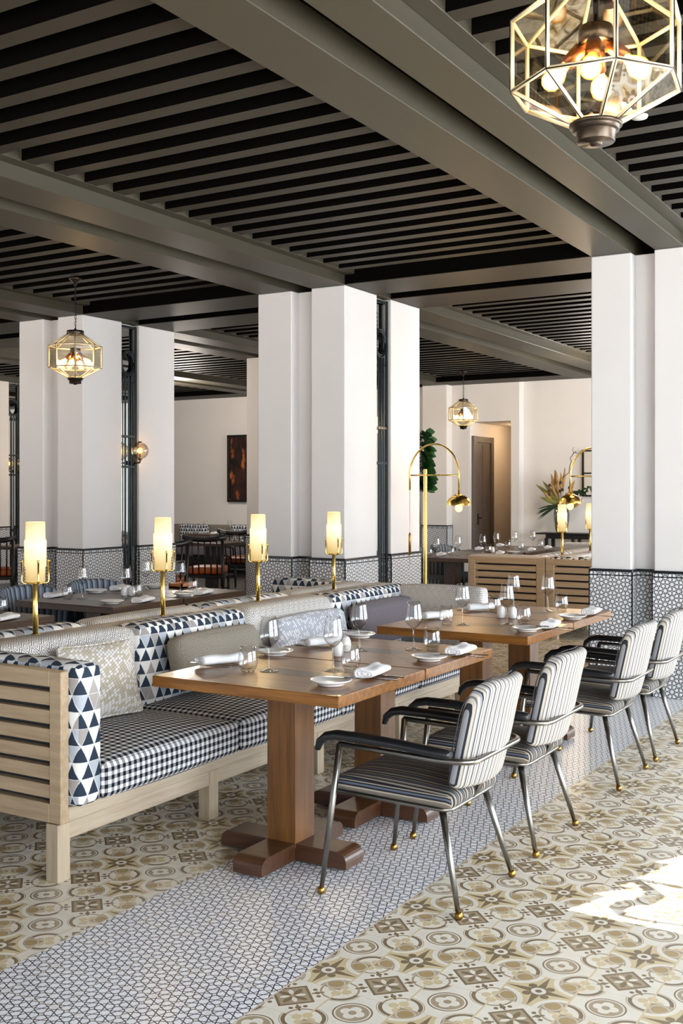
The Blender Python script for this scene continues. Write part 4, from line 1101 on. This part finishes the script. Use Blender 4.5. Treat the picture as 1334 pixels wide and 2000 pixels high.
for kd, px, py, lb in front:
    rz = 0.0
    if kd == 'napkin':
        x, y = at(px, py, TZ); right = x > -2.64
        rz = random.uniform(-0.12, 0.12) + (0.25 if right else -0.35)
        lift = 0.0085
        nm = [k for k in ('nearest', 'second', 'third', 'fourth', 'furthest') if k in lb][0]; nm = SIDE[nm]; sd = 'armchair side' if right else 'banquette side'
        for kk, dy, flip in (('fork', -0.035, 0), ('table_knife', 0.032, 0)):
            if kk == 'table_knife' and nm != 'nearest' and (not right or nm == 'fourth'): continue
            q = x + (0.012 if right else -0.012)
            place(kk, (q, y + dy, TZ + 0.0005), '%s under the napkin on the %s of the %s table' % ('steel fork' if kk == 'fork' else 'steel table knife', sd, nm), 'cutlery under the napkins', 0 if not right else PI)
        place(kd, (x, y, TZ + lift), lb, GRP[kd], rz + (PI if not right else 0))
        continue
    o = put(kd, px, py, lb, GRP[kd], random.uniform(0, 6) if kd != 'side_plate' else 0)
    if kd == 'side_plate':
        if 'fourth' in lb: continue
        x, y = o.location.x, o.location.y; right = x > -2.64
        nm = [k for k in ('nearest', 'second', 'third', 'fourth') if k in lb][0]
        place('butter_knife', (x + (0.03 if right else -0.03), y + 0.035, TZ + 0.025), 'butter knife lying across the plate on the %s of the %s table' % ('armchair side' if right else 'banquette side', nm), 'butter knives on the side plates', R(12) + (PI if right else 0))
left = [
 ('napkin', 105, 1166, 'white napkin on the left dark table, beside the leftmost tumbler'), ('tumbler', 132.5, 1169, 'tumbler at the left end of the left dark table'), ('wine_glass', 161, 1169, 'wine glass before the tub chair on the left dark table'),
 ('side_plate', 168, 1156, 'white plate in front of the tub chair on the left dark table'), ('side_plate', 218, 1179, 'white plate at the near edge of the left dark table'), ('napkin', 280, 1176, 'white napkin at the near edge of the left dark table'),
 ('wine_glass', 246, 1170, 'wine glass beside the shakers on the left dark table'), ('salt_shaker', 243, 1164, 'white shaker on the left dark table, left of its pair'), ('salt_shaker', 257, 1164, 'white shaker on the left dark table, right of its pair'),
 ('tumbler', 268, 1166, 'tumbler beside the shakers on the left dark table'), ('wine_glass', 285, 1152, 'wine glass behind the second lamp on the left'), ('side_plate', 300, 1147, 'white plate behind the second lamp on the left'),
 ('napkin', 205, 1150, 'white napkin in front of the column grille on the left dark table'), ('wine_glass', 352.5, 1156, 'wine glass right of the second lamp on the dark table'), ('tumbler', 377, 1156.5, 'tumbler at the right end of the dark table by the column'),
 ('side_plate', 359, 1164, 'white plate at the right end of the dark table by the column'), ('napkin', 405, 1161, 'white napkin at the right end of the dark table by the column'),
 ('napkin', 12, 1212, 'white napkin on the dark table cut off by the left edge'), ('tumbler', 3, 1198, 'tumbler on the dark table cut off by the left edge'),
]
for kd, px, py, lb in left:
    put(kd, px, py, lb, {'wine_glass': 'wine glasses on the left tables', 'tumbler': 'tumblers on the left tables', 'side_plate': 'side plates on the left tables', 'napkin': 'napkins on the left tables', 'salt_shaker': 'shakers on the left tables'}[kd], R(20) if kd == 'napkin' else 0, (-6.05, -5.15))
bm = B(); box(bm, -0.07, 0.07, -0.09, 0.09, 0, 0.012); 
for a in ((-0.07, -0.06, -0.09, 0.09), (0.06, 0.07, -0.09, 0.09), (-0.07, 0.07, -0.09, -0.08), (-0.07, 0.07, 0.08, 0.09)): box(bm, *a, 0, 0.035)
x, y = at(356, 1147, TZ); o = obj('wooden_tray', bm, MT['orange_wood'], None, loc=(max(-6.0, x), y, TZ + 0.0005)); tag(o, 'small orange-brown wooden tray behind the wine glass on the dark table', 'tray')
far = [
 ('tumbler', 838, 1087, 'leftmost tumbler on the far dark tables beside the brass pole'), ('wine_glass', 852.6, 1089, 'wine glass right of the brass pole on the far dark table'), ('napkin', 862, 1085, 'white napkin between the two left wine glasses on the far table'),
 ('tumbler', 881, 1085.5, 'tumbler before the tiled pilaster on the far dark table'), ('wine_glass', 894.5, 1085.5, 'wine glass before the tiled pilaster on the far dark table'), ('wine_glass', 943, 1082.6, 'wine glass in front of the grey door on the far table'),
 ('napkin', 936, 1074, 'white napkin in front of the grey door on the far table'), ('wine_glass', 969.5, 1075.5, 'wine glass in front of the brown corridor wall'), ('tumbler', 954, 1081, 'tumbler in front of the brown corridor wall'),
 ('napkin', 977, 1082, 'white napkin by the slatted banquette corner'), ('tumbler', 992, 1071, 'tumbler beside the white pier on the far table'), ('wine_glass', 1005, 1072.6, 'wine glass before the white pier on the far table'),
 ('tumbler', 1018, 1074.6, 'tumbler right of the white pier on the far table'), ('napkin', 1043, 1076, 'white napkin on the far table above the slatted banquette'), ('wine_glass', 1040.7, 1070, 'rightmost wine glass on the far dark tables'),
 ('tumbler', 1056, 1070, 'rightmost tumbler on the far dark tables'), ('napkin', 1082, 1072, 'rightmost white napkin on the far tables beside the lamp'), ('napkin', 974, 1067, 'white napkin furthest back before the brown corridor wall'),
 ('side_plate', 1016, 1081, 'white plate on the far table right of the white pier'), ('salt_shaker', 962, 1079, 'white shaker on the far dark table'),
]
for kd, px, py, lb in far:
    put(kd, px, py, lb, {'wine_glass': 'wine glasses on the far tables', 'tumbler': 'tumblers on the far tables', 'side_plate': 'side plates on the far tables', 'napkin': 'napkins on the far tables', 'salt_shaker': 'shakers on the far tables'}[kd], R(20) if kd == 'napkin' else 0, (-6.05, -5.15))
for (x, y), kd, lb in (((-10.55, 13.2), 'wine_glass', 'wine glass on the back-room table, left one'), ((-10.1, 13.3), 'wine_glass', 'wine glass on the back-room table, right one'), ((-10.45, 13.5), 'tumbler', 'tumbler on the back-room table behind the spindle chair'),
                       ((-10.05, 13.55), 'tumbler', 'second tumbler on the back-room table behind the spindle chair'), ((-12.4, 15.8), 'wine_glass', 'wine glass on the table along the back bench, left one'), ((-12.0, 16.0), 'wine_glass', 'wine glass on the table along the back bench, right one'),
                       ((-12.1, 15.7), 'napkin', 'napkin on the table along the back bench')):
    place(kd, (x, y, TZ + 0.0008), lb, 'tableware in the back room', 0.3)

# ================================================================== FAR WALL: console, vase, art, plant
t = thing('console_table', 'dark console table with square legs against the far white wall', 'table', (-5.95, 17.45, 0))
bm = B(); box(bm, -0.62, 1.2, -0.2, 0.2, 0.86, 0.885, 0.003, 1); obj('table_top', bm, MT['black_wood'], t)
bm = B(); box(bm, -0.45, 1.15, -0.18, 0.18, 0.79, 0.86, 0.003, 1); obj('apron', bm, MT['black_wood'], t)
for x in (-0.44, 0.02, 0.56, 1.12):
    for y in (-0.16, 0.16):
        bm = B(); box(bm, x - 0.03, x + 0.03, y - 0.02, y + 0.02, 0, 0.80, 0.003, 1); obj('leg', bm, MT['bronze'] if x in (0.02,) else MT['black_wood'], t)
VX, VY = -6.17, 17.40
bm = B(); lathe(bm, [(0, 0), (0.075, 0), (0.10, 0.05), (0.125, 0.20), (0.13, 0.30), (0.118, 0.40), (0.085, 0.48), (0.078, 0.50), (0.074, 0.50), (0.082, 0.48), (0.113, 0.40), (0.125, 0.30), (0.12, 0.20), (0.095, 0.055), (0.07, 0.012), (0, 0.012)], 32)
o = obj('glass_vase', bm, MT['smoke'], None, loc=(VX, VY, 0.886)); tag(o, 'tall smoked glass vase on the console, behind the far lamp', 'vase')
t = thing('dried_bouquet', 'dried grasses and long leaves arranged in the smoked vase', 'flowers', (VX, VY, 0.91))
def leafy(bm, base, tip, w, bend=0.1, n=6):
    base, tip = Vector(base), Vector(tip); d = tip - base; side = d.cross(Vector((0.3, 1, 0.2))).normalized(); prev = None
    for i in range(n + 1):
        s = i / n; p = base + d * s + Vector((0, 0, -bend * (s * s) * d.length)); ww = w * math.sin(PI * min(1, 0.08 + s * 0.92)) ** 0.8
        a, b, c = bm.verts.new(p - side * ww), bm.verts.new(p + Vector((0, -0.15 * ww, -0.3 * ww))), bm.verts.new(p + side * ww)
        if prev:
            for u, v in ((0, 1), (1, 2)):
                f = bm.faces.new((prev[u], prev[v], (a, b, c)[v], (a, b, c)[u])); f.smooth = True
        prev = (a, b, c)
bm = B()
for k in range(9):
    a = R(random.uniform(110, 235)); l = random.uniform(0.35, 0.62); leafy(bm, (0, 0, 0.42), (math.cos(a) * l * 0.75, random.uniform(-0.12, 0.1), 0.42 + l * random.uniform(0.35, 0.9)), 0.045)
obj('leaf', bm, MT['dry_leaf'], t)
bm = B()
for k in range(20):
    a = random.uniform(-0.3, 2.9); l = random.uniform(0.4, 0.62); tip = Vector((math.cos(a) * l * 0.55, random.uniform(-0.1, 0.1), 0.45 + l * abs(math.sin(a)) * 0.95)); b = Vector((0, 0, 0.3))
    sweep(bm, [b, b.lerp(tip, 0.6), tip], 0.004, 5)
    pts = [b.lerp(tip, 0.55 + 0.1 * i) + Vector((random.uniform(-.01, .01), 0, random.uniform(-.01, .01))) for i in range(6)]
    sweep(bm, pts, [0.006, 0.018, 0.026, 0.025, 0.016, 0.004], 8)
obj('grass_plume', bm, MT['pampas'], t)
for k in range(14):
    a = random.uniform(0.1, PI - 0.1); l = random.uniform(0.25, 0.5); p = Vector((math.cos(a) * l * 0.7, random.uniform(-0.14, 0.05), 0.45 + l * 0.75 * math.sin(a)))
    bm = B(); lathe(bm, [(0, -0.030), (0.016, -0.022), (0.026, 0), (0.018, 0.020), (0.005, 0.03), (0, 0.03)], 10, p)
    obj('seed_head', bm, MT['dry_dark'], t)
bm = B()
for k in range(9):
    a = R(random.uniform(150, 215)); leafy(bm, (-0.03, -0.03, 0.44), (-0.1 + math.cos(a) * 0.30, random.uniform(-0.15, 0), 0.42 - random.uniform(-0.02, 0.16)), 0.012, 0.2, 4)
for k in range(8):
    p = Vector((0.25 + 0.05 * k, -0.05, 0.62 + 0.03 * math.sin(k * 1.7) + 0.02 * k))
    for q in range(5): a = random.uniform(0, 6.3); leafy(bm, p, p + Vector((math.cos(a) * 0.07, -0.02, math.sin(a) * 0.07)), 0.016, 0.1, 3)
sweep(bm, [(0, 0, 0.4), (0.2, -0.04, 0.6), (0.62, -0.05, 0.80)], 0.005, 5)
obj('dark_sprig', bm, MT['leaf_dk'], t)
bm = B(); sweep(bm, [(0, 0, 0.3), (-0.02, 0, 0.80), (0.03, 0, 0.9), (0.13, 0, 0.98), (0.14, 0, 1.08), (0.17, 0, 1.16), (0.15, 0, 1.22), (0.21, 0, 1.30), (0.25, 0, 1.33)], 0.006, 6)
sweep(bm, [(0.21, 0, 1.30), (0.19, 0, 1.36), (0.21, 0, 1.40)], 0.004, 5); sweep(bm, [(0.22, 0, 1.31), (0.30, 0, 1.29)], 0.004, 5); obj('twig', bm, MT['dry_dark'], t)
# framed line panel behind the bouquet, mostly hidden by the column
t = thing('framed_print', 'thin black framed pale print half hidden by the right-hand column', 'picture', (-5.36, 17.78, 1.88))
bm = B(); box(bm, -0.55, 0.55, -0.03, 0.0, -0.37, 0.37); obj('paper', bm, MT['paper'], t)
bm = B()
for a in ((-0.57, -0.54, -0.39, 0.39), (0.54, 0.57, -0.39, 0.39), (-0.57, 0.57, -0.39, -0.365), (-0.57, 0.57, 0.365, 0.39), (-0.57, 0.57, -0.01, 0.012)): box(bm, a[0], a[1], -0.05, 0.0, a[2], a[3])
obj('frame', bm, MT['black_wood'], t)
# dark picture on the back wall
t = thing('framed_picture', 'tall dark abstract picture in a black frame on the back wall', 'picture', (-12.86, 17.57, 2.03))
bm = B(); box(bm, -0.30, 0.60, -0.035, 0.02, -0.63, 0.63); obj('canvas', bm, MT['paint_art'], t)
bm = B()
for a in ((-0.34, -0.30, -0.67, 0.67), (0.60, 0.64, -0.67, 0.67), (-0.34, 0.64, -0.67, -0.63), (-0.34, 0.64, 0.63, 0.67)): box(bm, a[0], a[1], -0.06, 0.02, a[2], a[3], 0.003, 1)
obj('frame', bm, MT['black_wood'], t)
# fiddle-leaf fig
t = thing('potted_fig', 'potted fiddle-leaf fig tree with large glossy leaves behind the arched lamp', 'plant', (-7.92, 15.6, 0))
bm = B(); lathe(bm, [(0, 0), (0.20, 0), (0.26, 0.45), (0.24, 0.45), (0.22, 0.40), (0, 0.40)], 28); obj('pot', bm, MT['pot'], t)
bm = B(); sweep(bm, [(0, 0, 0.38), (0.02, 0, 1.0), (-0.02, 0.02, 1.6), (0.0, 0, 2.48)], [0.025, 0.022, 0.018, 0.008], 8); obj('trunk', bm, MT['bark'], t)
for mi, nm in ((0, 'leaf'), (1, 'leaf_dk')):
    bm = B()
    for k in range(120):
        z = random.uniform(1.58, 2.50); a = random.uniform(0, 2 * PI); l = random.uniform(0.13, 0.22) * (1.0 if z < 2.2 else 0.8)
        b = Vector((0.01 * math.cos(a), 0.01 * math.sin(a), z)); st = Vector((math.cos(a), math.sin(a), random.uniform(-0.2, 0.55))).normalized()
        b2 = b + st * random.uniform(0.05, 0.16); sweep(bm, [b, b2], 0.004, 4); leafy(bm, b2, b2 + st * l, l * 0.34, random.uniform(0.1, 0.5), 5)
    obj('foliage', bm, MT['leaf' if mi == 0 else 'leaf_dk'], t)

# ================================================================== LIGHT
sc = bpy.context.scene
wd = bpy.data.worlds.new('sky'); sc.world = wd; wd.use_nodes = True; nt = wd.node_tree; nt.nodes.clear()
bg = nt.nodes.new('ShaderNodeBackground'); ow = nt.nodes.new('ShaderNodeOutputWorld')
bg.inputs[0].default_value = (0.82, 0.88, 1.0, 1); bg.inputs[1].default_value = 0.85
nt.links.new(bg.outputs[0], ow.inputs[0])
def lamp(kind, name, loc, energy, col=(1, 1, 1), rot=(0, 0, 0), **k):
    l = bpy.data.lights.new(name, kind); l.energy = energy; l.color = col
    for a, b in k.items(): setattr(l, a, b)
    o = bpy.data.objects.new(name, l); o.location = loc; o.rotation_euler = rot; C.objects.link(o); return o
# sun shining in from the right, level with the cross beams
el = math.atan(TAN)
lamp('SUN', 'sun', (8, 4, 8), 32.0, (1.0, 0.96, 0.90), (0, PI / 2 - el, 0), angle=R(0.15))
for n, (a, b) in enumerate(OPEN):
    if n == 2: continue
    lamp('AREA', 'window_light', (XW + 0.14, (a + b) / 2, 1.52), 260.0, (0.80, 0.905, 1.0), (0, PI / 2, 0), shape='RECTANGLE', size=2.7, size_y=(b - a))
warm = (1.0, 0.72, 0.42)
for x, y, e in ((-7.3, 18.7, 9.0),): lamp('POINT', 'corridor_light', (x, y, 2.6), e, warm, shadow_soft_size=0.1)
for x, y, e in ((-12.0, 14.6, 150.0), (-10.4, 11.2, 60.0), (-13.4, 9.8, 15.0), (-4.6, 14.9, 120.0), (-10.3, 6.0, 60.0)):
    lamp('POINT', 'fill_light', (x, y, 2.9), e, (1.0, 0.90, 0.80), shadow_soft_size=0.35)  # unseen fill lamps, added to brighten the back of the room
for x, y in ((-4.7, 10.3), (-3.5, 10.6)): lamp('POINT', 'warm_fill', (x, y, 2.3), 22.0, (1.0, 0.66, 0.34), shadow_soft_size=0.2)  # unseen lamps added to warm the wood of the far banquettes
for (x, y), _ in lamps: lamp('POINT', 'lamp_glow', (x, y, LZ + 0.62), 5.0, (1.0, 0.70, 0.34), shadow_soft_size=0.05)
for x, y, z in ((-7.25, 7.31, 2.80), (-0.965, 3.005, 2.80), (-7.47, 16.33, 2.82)): lamp('POINT', 'lantern_glow', (x, y, z), 14.0, (1.0, 0.66, 0.32), shadow_soft_size=0.04)
for x, y, z in ((-8.14, 9.27, 2.04), (-14.3, 13.29, 2.06)): lamp('POINT', 'sconce_glow', (x, y, z), 1.8, (1.0, 0.60, 0.25), shadow_soft_size=0.04)

sc.view_settings.view_transform = 'Standard'
sc.view_settings.look = 'None'
sc.view_settings.exposure = 0.15
cy = sc.cycles
cy.max_bounces = 10; cy.diffuse_bounces = 4; cy.glossy_bounces = 3; cy.transmission_bounces = 4; cy.transparent_max_bounces = 16
cy.caustics_reflective = False; cy.caustics_refractive = False; cy.sample_clamp_indirect = 4.0
cy.use_denoising = True
for root in PROTO.values():
    if 'used' in root: del root['used']
